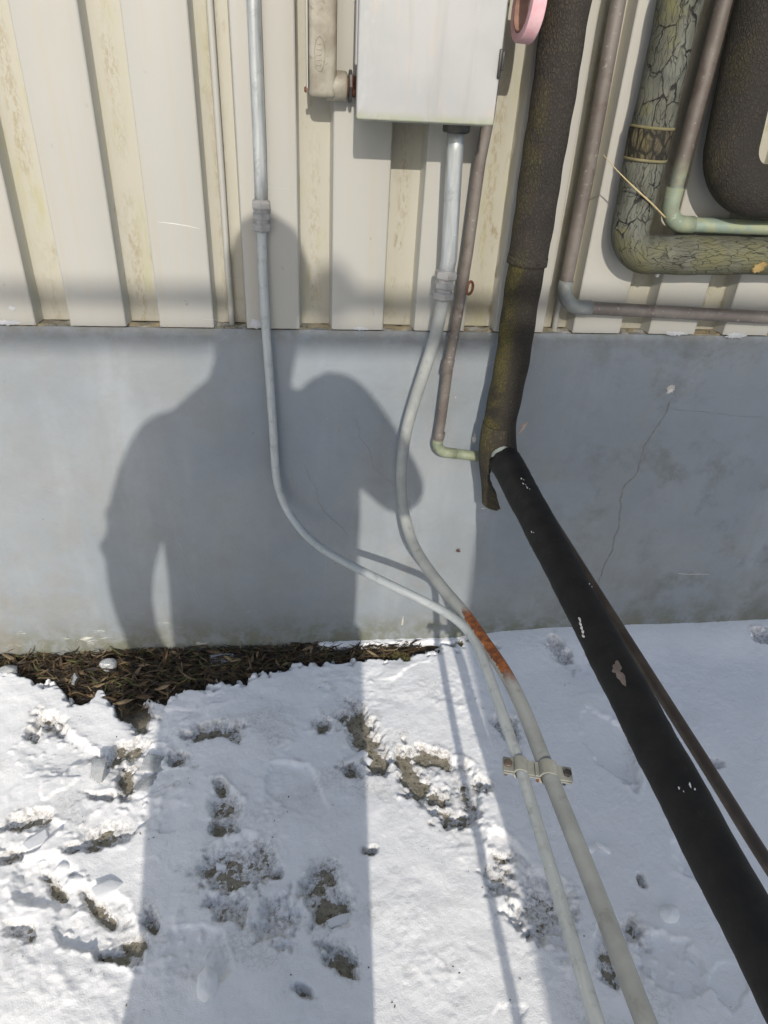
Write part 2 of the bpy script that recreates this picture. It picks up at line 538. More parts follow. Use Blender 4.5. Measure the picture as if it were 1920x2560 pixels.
def mat_copper(name='weathered_copper', green=0.5, below=None):
    M = Mat(name); p = M.pos
    c = M.mix(M.rng(M.noise(p, 14, 5, 0.6), 0.38, 0.62), (0.140, 0.120, 0.104), (0.190, 0.168, 0.147))
    c = M.mix(M.rng(M.noise(M.add(p, (1, 4, 2)), 21, 5, 0.65), 0.55, 0.68, 0, 0.7), c, (0.105, 0.075, 0.064))
    g = M.rng(M.noise(M.add(p, (5, 2, 9)), 7.5, 5, 0.65), 0.62 - 0.25 * green, 0.78 - 0.25 * green)
    if below is not None:
        z = M.xyz(p)[2]
        g = M.mth('MULTIPLY', g, M.rng(M.mth('ADD', z, M.mth('MULTIPLY', M.noise(p, 30, 4), 0.10)), below + 0.07, below - 0.01))
    c = M.mix(g, c, M.mix(M.rng(M.noise(p, 40, 4), 0.4, 0.6), (0.23, 0.29, 0.24), (0.30, 0.33, 0.21)))
    c = M.mix(M.rng(M.noise(p, 120, 3), 0.62, 0.72, 0, 0.5), c, (0.40, 0.38, 0.35))
    return M.out(c, 0.5, 0.15, normal=M.bump(M.noise(p, 140, 4), 0.25, 0.0008))

def mat_verdigris():
    M = Mat('verdigris_copper'); p = M.pos
    c = M.mix(M.rng(M.noise(p, 30, 5, 0.6), 0.38, 0.62), (0.205, 0.245, 0.180), (0.26, 0.285, 0.185))
    c = M.mix(M.rng(M.noise(M.add(p, (3, 1, 2)), 14, 4), 0.56, 0.68, 0, 0.75), c, (0.21, 0.15, 0.12))
    c = M.mix(M.rng(M.noise(p, 80, 4), 0.6, 0.7, 0, 0.6), c, (0.42, 0.45, 0.36))
    return M.out(c, 0.62, 0.05, normal=M.bump(M.noise(p, 150, 4), 0.35, 0.0008))

def mat_galv(name, c1, c2, rough, metal):
    M = Mat(name); p = M.pos; uv = M.uv
    c = M.mix(M.rng(M.noise(M.scl(uv, (30, 4, 1)), 3.0, 4), 0.35, 0.65), c1, c2)
    c = M.mix(M.rng(M.noise(p, 38, 6, 0.7), 0.52, 0.70, 0, 0.65), c, tuple(x * 0.62 for x in c1))
    nick = M.rng(M.vor(M.scl(p, (1, 1, 0.7)), 42, 'F1'), 0.03, 0.06, 1, 0)
    c = M.mix(M.mth('MULTIPLY', nick, 0.5), c, tuple(min(1, x * 1.6) for x in c2))
    return M.out(c, rough, metal, normal=M.bump(M.noise(p, 150, 4), 0.18, 0.0006))

def mat_rusting_conduit():
    """grey conduit whose paint has gone on one stretch, rust in its place."""
    M = Mat('grey_conduit_with_rust'); p = M.pos; x, y, z = M.xyz(p)
    c = M.mix(M.rng(M.noise(p, 18, 4), 0.35, 0.65), (0.285, 0.295, 0.28), (0.35, 0.36, 0.34))
    c = M.mix(M.rng(M.noise(M.add(p, (3, 3, 0)), 34, 5, 0.65), 0.58, 0.70, 0, 0.5), c, (0.19, 0.19, 0.165))
    # rust along the upper right flank between two points of the bend
    a = M.rng(M.mth('ADD', y, M.mth('MULTIPLY', M.noise(p, 120, 4), 0.03)), -0.575, -0.53)
    b = M.rng(M.mth('ADD', y, M.mth('MULTIPLY', M.noise(p, 120, 4), 0.03)), -0.350, -0.385)
    nx, ny, nz = M.xyz(M.n('ShaderNodeNewGeometry').outputs['Normal'])
    side = M.mth('ADD', M.mth('MULTIPLY', nx, 0.8), M.mth('MULTIPLY', nz, 0.65))
    thr = M.rng(y, -0.350, -0.420, 0.40, -0.42)
    side = M.rng(M.mth('SUBTRACT', M.mth('ADD', side, M.mth('MULTIPLY', M.mth('SUBTRACT', M.noise(p, 110, 5, 0.7), 0.5), 1.3)), thr), 0.0, 0.2)
    rm = M.mth('MULTIPLY', M.mth('MULTIPLY', a, b), side)
    tail = M.mth('MULTIPLY', M.mth('MULTIPLY', M.rng(y, -0.62, -0.56), M.rng(y, -0.50, -0.53)),
                 M.mth('MULTIPLY', M.rng(M.noise(p, 260, 3), 0.60, 0.66), M.rng(M.mth('ADD', nx, nz), 0.5, 0.9)))
    rm = M.mth('MAXIMUM', rm, tail)
    rc = M.mix(M.rng(M.noise(p, 70, 5, 0.65), 0.36, 0.64), (0.10, 0.032, 0.012), (0.29, 0.095, 0.025))
    rc = M.mix(M.rng(M.noise(p, 220, 3), 0.6, 0.7, 0, 0.7), rc, (0.09, 0.03, 0.018))
    col = M.mix(rm, c, rc)
    n = M.bump(M.mth('SUBTRACT', M.mth('MULTIPLY', M.noise(p, 200, 4), 0.4), rm), 0.3, 0.0008)
    return M.out(col, M.rng(rm, 0, 1, 0.5, 0.9), 0.0, normal=n)

def mat_box():
    M = Mat('light_grey_enamel'); p = M.pos; x, y, z = M.xyz(p)
    c = M.mix(M.rng(M.noise(p, 7, 4), 0.35, 0.65), (0.395, 0.398, 0.388), (0.44, 0.437, 0.42))
    st = M.rng(M.noise(M.scl(p, (24, 24, 6)), 1.0, 5, 0.65), 0.52, 0.74)
    c = M.mix(M.mth('MULTIPLY', st, 0.8), c, (0.50, 0.43, 0.355))
    st2 = M.rng(M.noise(M.scl(M.add(p, (3, 0, 2)), (14, 14, 9)), 1.0, 5, 0.65), 0.58, 0.74)
    c = M.mix(M.mth('MULTIPLY', st2, 0.6), c, (0.54, 0.54, 0.53))
    sm = M.rng(M.noise(M.scl(M.add(p, (9, 0, 4)), (30, 30, 3)), 1.0, 5, 0.65), 0.50, 0.72)
    c = M.mix(M.mth('MULTIPLY', sm, 0.35), c, (0.31, 0.30, 0.275))
    c = M.mix(M.mth('MULTIPLY', M.rng(z, 1.285, 1.268), M.rng(M.noise(p, 60, 3), 0.35, 0.6, 0.3, 0.9)), c, (0.34, 0.36, 0.25))
    return M.out(c, 0.5, normal=M.bump(M.noise(p, 40, 3), 0.1, 0.001))

def mat_snow():
    M = Mat('old_trodden_snow'); p = M.pos
    d = M.attr('dirt')
    spec = M.rng(M.noise(p, 150, 5, 0.7), 0.45, 0.62)
    c = M.mix(M.rng(M.noise(p, 9, 4), 0.35, 0.65), (0.915, 0.912, 0.905), (0.945, 0.942, 0.935))
    grey = M.mth('MULTIPLY', d, M.mth('ADD', M.mth('MULTIPLY', M.rng(M.noise(p, 45, 5, 0.7), 0.35, 0.62), 0.75), 0.12), clamp=True)
    c = M.mix(grey, c, (0.46, 0.44, 0.405))
    c = M.mix(M.mth('MULTIPLY', M.mth('MULTIPLY', spec, d), 0.9), c, (0.17, 0.145, 0.105))
    n = M.bump(M.noise(p, 70, 5, 0.65), 0.35, 0.0025)
    n = M.bump(M.noise(p, 320, 3, 0.7), 0.6, 0.0018, n)
    return M.out(c, M.rng(M.noise(p, 400, 2), 0.4, 0.6, 0.42, 0.75), normal=n, spec=0.35)

def mat_soil():
    M = Mat('bare_ground'); p = M.pos; x, y, z = M.xyz(p)
    c = M.mix(M.rng(M.noise(p, 35, 5, 0.65), 0.36, 0.64), (0.25, 0.225, 0.165), (0.37, 0.335, 0.26))
    c = M.mix(M.rng(M.noise(p, 110, 5, 0.7), 0.50, 0.66), c, (0.10, 0.085, 0.055))
    c = M.mix(M.rng(M.vor(p, 130, 'F1'), 0.10, 0.22, 0.8, 0), c, (0.36, 0.34, 0.29))
    w = M.rng(M.mth('ADD', y, M.mth('MULTIPLY', M.noise(p, 9, 3), 0.10)), -0.22, -0.12)
    c = M.mix(w, c, M.mix(M.rng(M.noise(p, 60, 5), 0.4, 0.6), (0.028, 0.022, 0.015), (0.075, 0.055, 0.032)))
    n = M.bump(M.noise(p, 120, 5, 0.7), 0.8, 0.006)
    return M.out(c, 0.9, normal=n, spec=0.2)

def mat_ice():
    M = Mat('clear_ice'); p = M.pos
    n = M.bump(M.noise(p, 60, 4), 0.4, 0.004)
    M.out((0.93, 0.96, 0.97), M.rng(M.noise(p, 90, 3), 0.4, 0.65, 0.05, 0.35), normal=n)
    M.b.inputs['Transmission Weight'].default_value = 0.6
    M.b.inputs['IOR'].default_value = 1.31
    return M.m

SIDING = mat_siding(); CONCRETE = mat_foundation(); MORTAR = mat_mortar()
SNOW = mat_snow(); SOIL = mat_soil(); ICE = mat_ice()
GALV = mat_galv('galvanised_conduit', (0.40, 0.42, 0.42), (0.52, 0.54, 0.53), 0.38, 0.55)
GREYPAINT = mat_galv('grey_painted_conduit', (0.40, 0.425, 0.42), (0.46, 0.485, 0.475), 0.48, 0.1)
RUSTY = mat_rusting_conduit()
COUPLING = mat_simple('dull_zinc_casting', (0.27, 0.265, 0.255), (0.36, 0.35, 0.335), 40, 0.55, 0.2, 0.3, 150, (0.30, 0.23, 0.18))
CAST = mat_simple('grimy_cast_aluminium', (0.24, 0.215, 0.165), (0.36, 0.335, 0.275), 22, 0.62, 0.15, 0.4, 200, (0.18, 0.155, 0.105))
BOXPAINT = mat_box()
DARKSTEEL = mat_simple('dark_steel', (0.05, 0.05, 0.048), (0.09, 0.088, 0.08), 40, 0.5, 0.5, 0.3, 120)
CLAMPZINC = mat_simple('stained_zinc_clamp', (0.36, 0.36, 0.31), (0.44, 0.44, 0.385), 40, 0.5, 0.3, 0.25, 160, (0.31, 0.20, 0.12), (0.62, 0.72))
BOLT = mat_simple('tarnished_bolt', (0.13, 0.095, 0.07), (0.20, 0.16, 0.125), 90, 0.55, 0.5, 0.3, 200)
RUST = mat_simple('red_brown_rust', (0.10, 0.035, 0.018), (0.20, 0.08, 0.04), 80, 0.85, 0.0, 0.5, 220)
FOAM_OLD = mat_black_foam('weathered_black_foam', (0.040, 0.034, 0.029), (0.066, 0.055, 0.043), (0.115, 0.098, 0.040), 0.6, 0.62, 230)
FOAM_LOW = mat_black_foam('weathered_black_foam_lower', (0.029, 0.025, 0.020), (0.052, 0.043, 0.031), (0.135, 0.115, 0.034), 1.0, 0.62, 250)
FOAM_FLAP = mat_black_foam('torn_foam', (0.050, 0.042, 0.032), (0.085, 0.070, 0.045), (0.14, 0.12, 0.04), 0.7, 0.6, 240)
FOAM_NEW = mat_simple('smooth_black_foam', (0.0105, 0.0103, 0.0102), (0.018, 0.017, 0.0155), 24, 0.68, 0, 0.45, 190, (0.028, 0.025, 0.021), (0.58, 0.75), 0.3)
FOAM_DARK = mat_black_foam('thick_black_foam', (0.026, 0.023, 0.021), (0.045, 0.038, 0.030), (0.075, 0.062, 0.028), 0.5, 0.6, 230)
OLIVE = mat_olive_crazed()
VERD_L = mat_simple('pale_verdigris', (0.205, 0.235, 0.155), (0.27, 0.295, 0.20), 40, 0.6, 0.05, 0.3, 150, (0.40, 0.42, 0.34))
COPPER = mat_copper('weathered_copper', 0.22); COPPER_G = mat_copper('green_tinged_copper', 1.1, 1.2191); VERD = mat_verdigris()
SHADECOPPER = mat_simple('shaded_brown_copper', (0.060, 0.047, 0.038), (0.095, 0.076, 0.062), 24, 0.45, 0.3, 0.2, 120)  # same copper patina, coloured darker for the shade over the outward run
PALETAPE = mat_simple('pale_green_tape', (0.13, 0.155, 0.145), (0.20, 0.23, 0.205), 40, 0.5, 0, 0.2, 90)
PINK = mat_simple('pink_tape', (0.66, 0.36, 0.38), (0.74, 0.50, 0.52), 26, 0.42, 0, 0.15, 120)
CORE = mat_simple('cardboard_core', (0.22, 0.115, 0.085), (0.29, 0.165, 0.12), 40, 0.8, 0, 0.3, 160)
STRAW = mat_simple('dry_straw', (0.40, 0.31, 0.15), (0.50, 0.41, 0.22), 40, 0.7, 0, 0.2, 160)
CHIP = mat_simple('bare_chipped_concrete', (0.50, 0.46, 0.40), (0.68, 0.65, 0.60), 90, 0.9, 0, 0.6, 220)
PINKCHIP = mat_simple('pinkish_scrape', (0.36, 0.26, 0.20), (0.47, 0.37, 0.31), 90, 0.9, 0, 0.6, 220)
SCRATCH = mat_simple('bare_white_scratch', (0.60, 0.59, 0.56), (0.68, 0.67, 0.64), 60, 0.6)
CRACKM = mat_simple('crack_filler', (0.185, 0.19, 0.185), (0.245, 0.25, 0.24), 60, 0.9, 0, 0.5, 200)
DRIBBLE = mat_simple('pale_dribble', (0.36, 0.39, 0.41), (0.40, 0.425, 0.44), 60, 0.7)
HAIRLINE = mat_simple('hairline_crack', (0.195, 0.21, 0.22), (0.24, 0.255, 0.265), 60, 0.9)
PEEL = mat_simple('peeled_tan_backing', (0.19, 0.145, 0.115), (0.26, 0.205, 0.17), 60, 0.8, 0, 0.3, 160)
WHITEPAINT = mat_simple('white_paint_specks', (0.62, 0.60, 0.55), (0.72, 0.70, 0.64), 80, 0.7)

# ------------------------------------------------------------------ the building: foundation, ledge, siding
ZF = 0.8735                                     # top of the foundation
ZS = 0.8785                                    # lower edge of the siding
building = thing('industrial_building', 'pale ribbed metal clad building wall on a grey painted concrete foundation', 'building', (0, 0, 0))

def foundation_geo():
    xs = np.r_[-9, -4, -2, np.arange(-1.2, 1.8, 0.02), 2.5, 5, 9]
    zs = np.r_[-0.5, np.arange(-0.06, ZF - 0.001, 0.02), ZF]
    V = []; F = []
    for z in zs:
        for x in xs:
            d = 0.0035 * float(fbm(x * 3, z * 3, 3, 5))
            if z < 0.06: d -= 0.010 * float(sstep(0.055, 0.0, z + 0.006 * perlin(x * 9, 0.3, 4)))   # slightly proud foot
            if z > ZF - 0.006: d += 0.004
            V.append((x, 0.004 + d, z))
    nx = len(xs)
    for j in range(len(zs) - 1):
        for i in range(nx - 1):
            a = j * nx + i
            F.append((a, a + 1, a + nx + 1, a + nx))
    n = len(V)
    V += [(xs[0], 0.4, ZF), (xs[-1], 0.4, ZF), (xs[0], 0.4, -0.5), (xs[-1], 0.4, -0.5)]
    top0 = (len(zs) - 1) * nx
    F.append(tuple(range(top0, top0 + nx)) + (n + 1, n))
    F.append((n, n + 1, n + 3, n + 2))
    return V, F
foundation = obj('foundation', foundation_geo(), CONCRETE, building, auto=50)

def mortar_geo():
    xs = np.arange(-1.3, 1.9, 0.006); ys = [0.009, 0.0105, 0.013, 0.018, 0.024, 0.031, 0.040]
    V = []; F = []
    for y in ys:
        for x in xs:
            h = ZF - 0.004 + 0.011 * float(0.5 + 0.9 * fbm(x * 26, y * 60, 4, 8)) + 0.004 * float(perlin(x * 90, y * 90, 2))
            if y < 0.0095: h = ZF - 0.010
            h += 0.004 * (y > 0.02)
            V.append((x, y + 0.0015 * float(perlin(x * 60, y * 30, 6)) , min(h, ZF + 0.0048)))
    nx = len(xs)
    for j in range(len(ys) - 1):
        for i in range(nx - 1):
            a = j * nx + i
            F.append((a, a + 1, a + nx + 1, a + nx))
    return V, F
obj('mortar_ledge', mortar_geo(), MORTAR, building)

PITCH = 0.1709; PW = 0.1035; DEP = 0.036; X0 = -0.105    # pan left edge, one pitch per rib
def rib_profile(x):
    """front outline of one rib starting at the pan's left edge (pan at y=0, recess at y=DEP)."""
    r = 0.0022; f = 0.006
    return [(x - f, DEP), (x - f + 0.0012, DEP - 0.0025), (x - 0.0010, r), (x + 0.0006, 0.0006), (x + r, 0.0),
            (x + PW * 0.5, -0.0004),
            (x + PW - r, 0.0), (x + PW - 0.0006, 0.0006), (x + PW + 0.0010, r), (x + PW + f - 0.0012, DEP - 0.0025), (x + PW + f, DEP)]

def siding_sheet(x_left, n, lip=True):
    """n ribs; the sheet ends left with a standing lip that overlaps its neighbour."""
    prof = []
    rec_mid = x_left
    prof.append((rec_mid + 0.0005, DEP))
    for k in range(n):
        prof += rib_profile(rec_mid + (PITCH - PW) / 2 + k * PITCH)
    prof.append((rec_mid + n * PITCH - 0.0005, DEP))
    zs = [ZS, ZS + 0.03, 1.1, 1.4, 2.0, 3.3]
    V = []; F = []; m = len(prof)
    for z in zs:
        for (x, y) in prof: V.append((x, y + 0.0006 * float(perlin(x * 4, z * 3, 9)), z))
    for j in range(len(zs) - 1):
        for i in range(m - 1):
            a = j * m + i
            F.append((a, a + 1, a + m + 1, a + m))
    b0 = len(V)
    for (x, y) in prof: V.append((x, y + 0.0016, ZS))
    for (x, y) in prof: V.append((x, y + 0.0016, 3.3))
    for i in range(m - 1):
        F.append((b0 + i, b0 + i + 1, i + 1, i))
        F.append((b0 + m + i, b0 + m + i + 1, b0 + i + 1, b0 + i))
    return V, F

SEAM = X0 - (PITCH - PW) / 2                       # recess centre holding the seam
for k in range(-6, 7):
    sh = obj('siding_sheet', siding_sheet(SEAM + k * 4 * PITCH, 4), SIDING, building, auto=35)
    xs_ = SEAM + k * 4 * PITCH
    zb = ZS - 0.004 if k in (0, 1) else ZS + 0.01
    lip_geo = tube([np.array((xs_ + 0.0005 * (i % 2), DEP - 0.011, zz)) for i, zz in enumerate([zb - 0.006, zb, 1.0, 1.2, 1.6, 3.3])],
                   [0.003, 0.0062, 0.0062, 0.0062, 0.0062, 0.0062], 10)
    obj('seam_lip', lip_geo, SIDING, sh)

obj('wall_backing', box((0, 0.24, 2.1), (18, 0.36, 2.45)), mat_simple('dark_backing_board', (0.10, 0.095, 0.08), (0.13, 0.12, 0.10)), building)
obj('roof_edge', box((0, 0.16, 3.36), (18, 0.62, 0.10), 0.01), SIDING, building)

# marks on the wall: filler crack, hairline cracks, chips, scratches (shallow solids on the wall)
def jag(pts, amp, step=0.006, seed=0):
    P = resample([np.array((x, 0.0, z)) for x, z in pts], step)
    rs = np.random.RandomState(seed)
    off = 0
    out = []
    for q in P:
        off = off * 0.75 + rs.randn() * amp
        out.append(np.array((q[0] + off, -0.0, q[2] + rs.randn() * amp * 0.3)))
    return out
def wall_y(x, z):
    return 0.004 + 0.0035 * float(fbm(x * 3, z * 3, 3, 5))
def on_wall(P, proud=0.0003):
    return [np.array((q[0], wall_y(q[0], q[2]) - proud, q[2])) for q in P]
crack_pts = [(0.8425, 0.7192), (0.8435, 0.6877), (0.8259, 0.6399), (0.8150, 0.6031), (0.8184, 0.5589), (0.8095, 0.5202), (0.7898, 0.4940), (0.7901, 0.4536), (0.8005, 0.4259), (0.8056, 0.3693), (0.8018, 0.3331), (0.8081, 0.2958), (0.7965, 0.2582), (0.7946, 0.2273), (0.7934, 0.1751)]
obj('crack', ribbon(on_wall(jag(crack_pts, 0.0012, 0.007, 3)), 0.0046, (0, -1, 0), 0.0008), CRACKM, foundation)
for sd, pts in enumerate([
    [(0.1185, 0.6762), (0.1276, 0.6477), (0.1314, 0.6245), (0.1557, 0.5948), (0.1638, 0.5523), (0.2084, 0.5080), (0.2350, 0.4885), (0.2563, 0.4555), (0.2677, 0.4220)],
    [(0.2473, 0.4557), (0.2506, 0.4223), (0.2653, 0.4085), (0.2712, 0.3740)],
    [(0.0040, 0.5599), (0.0163, 0.5229), (0.0311, 0.4913), (0.0354, 0.4592), (0.0564, 0.4260), (0.0754, 0.4056), (0.0959, 0.3848), (0.1101, 0.3569)],
    [(-0.3441, 0.0569), (-0.3439, 0.0156), (-0.3514, -0.0092), (-0.3498, -0.0608), (-0.3638, -0.1221), (-0.3753, -0.1578)],
    [(0.8572, 0.6995), (0.8984, 0.6948), (0.9572, 0.6901), (1.0179, 0.6818), (1.0894, 0.6782)]]):
    obj('hairline_crack', ribbon(on_wall(jag(pts, 0.0011, 0.006, 20 + sd)), 0.0008, (0, -1, 0), 0.0003), HAIRLINE, foundation)

def splat(cx, cz, rx, rz, seed, ang=0.0, spikes=22, rough=0.55, proud=0.0007, base=None, ycent=None):
    rs = np.random.RandomState(seed)
    V = []; n = spikes * 2
    y = (wall_y(cx, cz) if ycent is None else ycent) - 0.0004
    ca, sa = math.cos(ang), math.sin(ang)
    V.append((cx, y - proud, cz))
    for ring, s in ((0, 0.55), (1, 1.0)):
        for k in range(n):
            t = 2 * math.pi * k / n
            r = s * (1 - rough * rs.rand() * (1.0 if ring else 0.4))
            a, b = rx * r * math.cos(t), rz * r * math.sin(t)
            V.append((cx + a * ca - b * sa, y - (proud if ring == 0 else -0.0002), cz + a * sa + b * ca))
    F = [(0, 1 + (k + 1) % n, 1 + k) for k in range(n)]
    F += [(1 + k, 1 + (k + 1) % n, 1 + n + (k + 1) % n, 1 + n + k) for k in range(n)]
    return V, F
def wchip(c, rx, rz, seed, mat, ang=0.0, label=None):
    obj('paint_chip', splat(c[0], c[1], rx, rz, seed, ang), mat, foundation, label=label)
c_ = [(0.8377, 0.7477), (0.3952, 0.6234), (0.5068, 0.6526), (0.4417, 0.4323), (0.2643, 0.0701), (0.2673, 0.0245), (0.0840, 0.6535), (1.1816, 0.2038), (0.3408, 0.7268), (0.5097, 0.8558), (0.4157, 0.7546)]
wchip(c_[0], 0.012, 0.014, 1, CHIP)
wchip(c_[1], 0.007, 0.015, 2, CHIP)
wchip(c_[2], 0.006, 0.021, 3, PINKCHIP, -0.45)
wchip(c_[3], 0.007, 0.0022, 4, CHIP)
wchip(c_[4], 0.0035, 0.020, 5, CHIP)
wchip(c_[5], 0.003, 0.012, 6, CHIP)
wchip(c_[6], 0.0009, 0.016, 7, PINKCHIP)
wchip(c_[8], 0.002, 0.002, 9, CHIP)
wchip(c_[10], 0.0015, 0.0015, 10, CHIP)
for k, pts in enumerate([[(1.0112, 0.2109), (1.0458, 0.2066), (1.0791, 0.2071), (1.1068, 0.2046)], [(-0.2973, 0.3531), (-0.2852, 0.2902), (-0.2806, 0.2469), (-0.2700, 0.1796)]]):
    obj('scrape', ribbon(on_wall(jag(pts, 0.0006, 0.008, 40 + k)), (0.0016, 0.0009, 0.0045)[k], (0, -1, 0), 0.0004), (CHIP, DRIBBLE, DRIBBLE)[k], foundation)
for k, pts in enumerate([[(-0.2581, 0.0000, 1.0766), (-0.2292, 0.0000, 1.0743), (-0.2045, 0.0000, 1.0709), (-0.1813, 0.0000, 1.0667)], [(-0.1419, 0.0000, 0.9768), (-0.1217, 0.0000, 0.9746)], [(-0.1904, 0.0000, 0.8949), (-0.1632, 0.0000, 0.8944)], [(0.3990, 0.0000, 0.8027), (0.4227, 0.0000, 0.8166)], [(-0.0695, 0.0000, 1.1435), (-0.0152, 0.0000, 1.1407)]]):
    q = [np.array((p[0], -0.0003, p[2])) for p in pts]
    obj('scratch', ribbon(q, (0.0016, 0.0009, 0.0008, 0.0012, 0.0008)[k], (0, -1, 0), 0.0004), SCRATCH, building)
GREYCHIP = mat_simple('exposed_grey_primer', (0.42, 0.43, 0.44), (0.50, 0.51, 0.52), 60, 0.7)
for k, (q, rx, rz) in enumerate([((-0.5499, 0.0000, 0.9114), 0.009, 0.007), ((-0.0877, 0.0000, 0.8871), 0.016, 0.012), ((-0.5637, 0.0000, 0.8830), 0.030, 0.007), ((0.1230, 0.0000, 0.8811), 0.022, 0.005), ((0.8106, 0.0000, 0.8805), 0.034, 0.006), ((0.9506, 0.0000, 0.8779), 0.030, 0.009)]):
    obj('worn_patch', splat(q[0], q[2], rx, rz, 60 + k, rough=0.5, proud=0.0003, ycent=-0.0006), GREYCHIP, building)

# ------------------------------------------------------------------ ground: bare soil sheet, snow, outer field
def sq(a): return a * a
GX0, GX1, GY0, GY1 = -1.15, 1.75, -1.75, 0.02
def soil_geo():
    xs = np.arange(GX0, GX1 + 1e-6, 0.012); ys = np.arange(GY0, GY1 + 1e-6, 0.012)
    X, Y = np.meshgrid(xs, ys)
    Z = 0.004 * fbm(X * 12, Y * 12, 4, 3) + 0.0015 * perlin(X * 60, Y * 60, 5)
    edge = np.minimum(np.minimum(X - GX0, GX1 - X), Y - GY0)
    Z = Z * np.clip(edge / 0.1, 0, 1)
    return grid(X, Y, Z)
def grid(X, Y, Z):
    ny, nx = X.shape
    V = np.stack([X, Y, Z], -1).reshape(-1, 3)
    i = np.arange(ny * nx).reshape(ny, nx)
    F = np.stack([i[:-1, :-1], i[:-1, 1:], i[1:, 1:], i[1:, :-1]], -1).reshape(-1, 4)
    return V, F
def sheet(name, geo, mat):
    V, F = geo
    me = bpy.data.meshes.new(name)
    me.vertices.add(len(V)); me.vertices.foreach_set('co', np.asarray(V, np.float32).ravel())
    me.loops.add(F.size); me.loops.foreach_set('vertex_index', F.astype(np.int32).ravel())
    me.polygons.add(len(F)); me.polygons.foreach_set('loop_start', np.arange(0, F.size, 4, dtype=np.int32))
    me.polygons.foreach_set('use_smooth', np.ones(len(F), bool))
    me.materials.append(mat)
    me.update(calc_edges=True); me.validate()
    o = bpy.data.objects.new(name, me); COL.objects.link(o)
    return o

ground = sheet('ground', soil_geo(), SOIL); tag(ground, kind='structure')

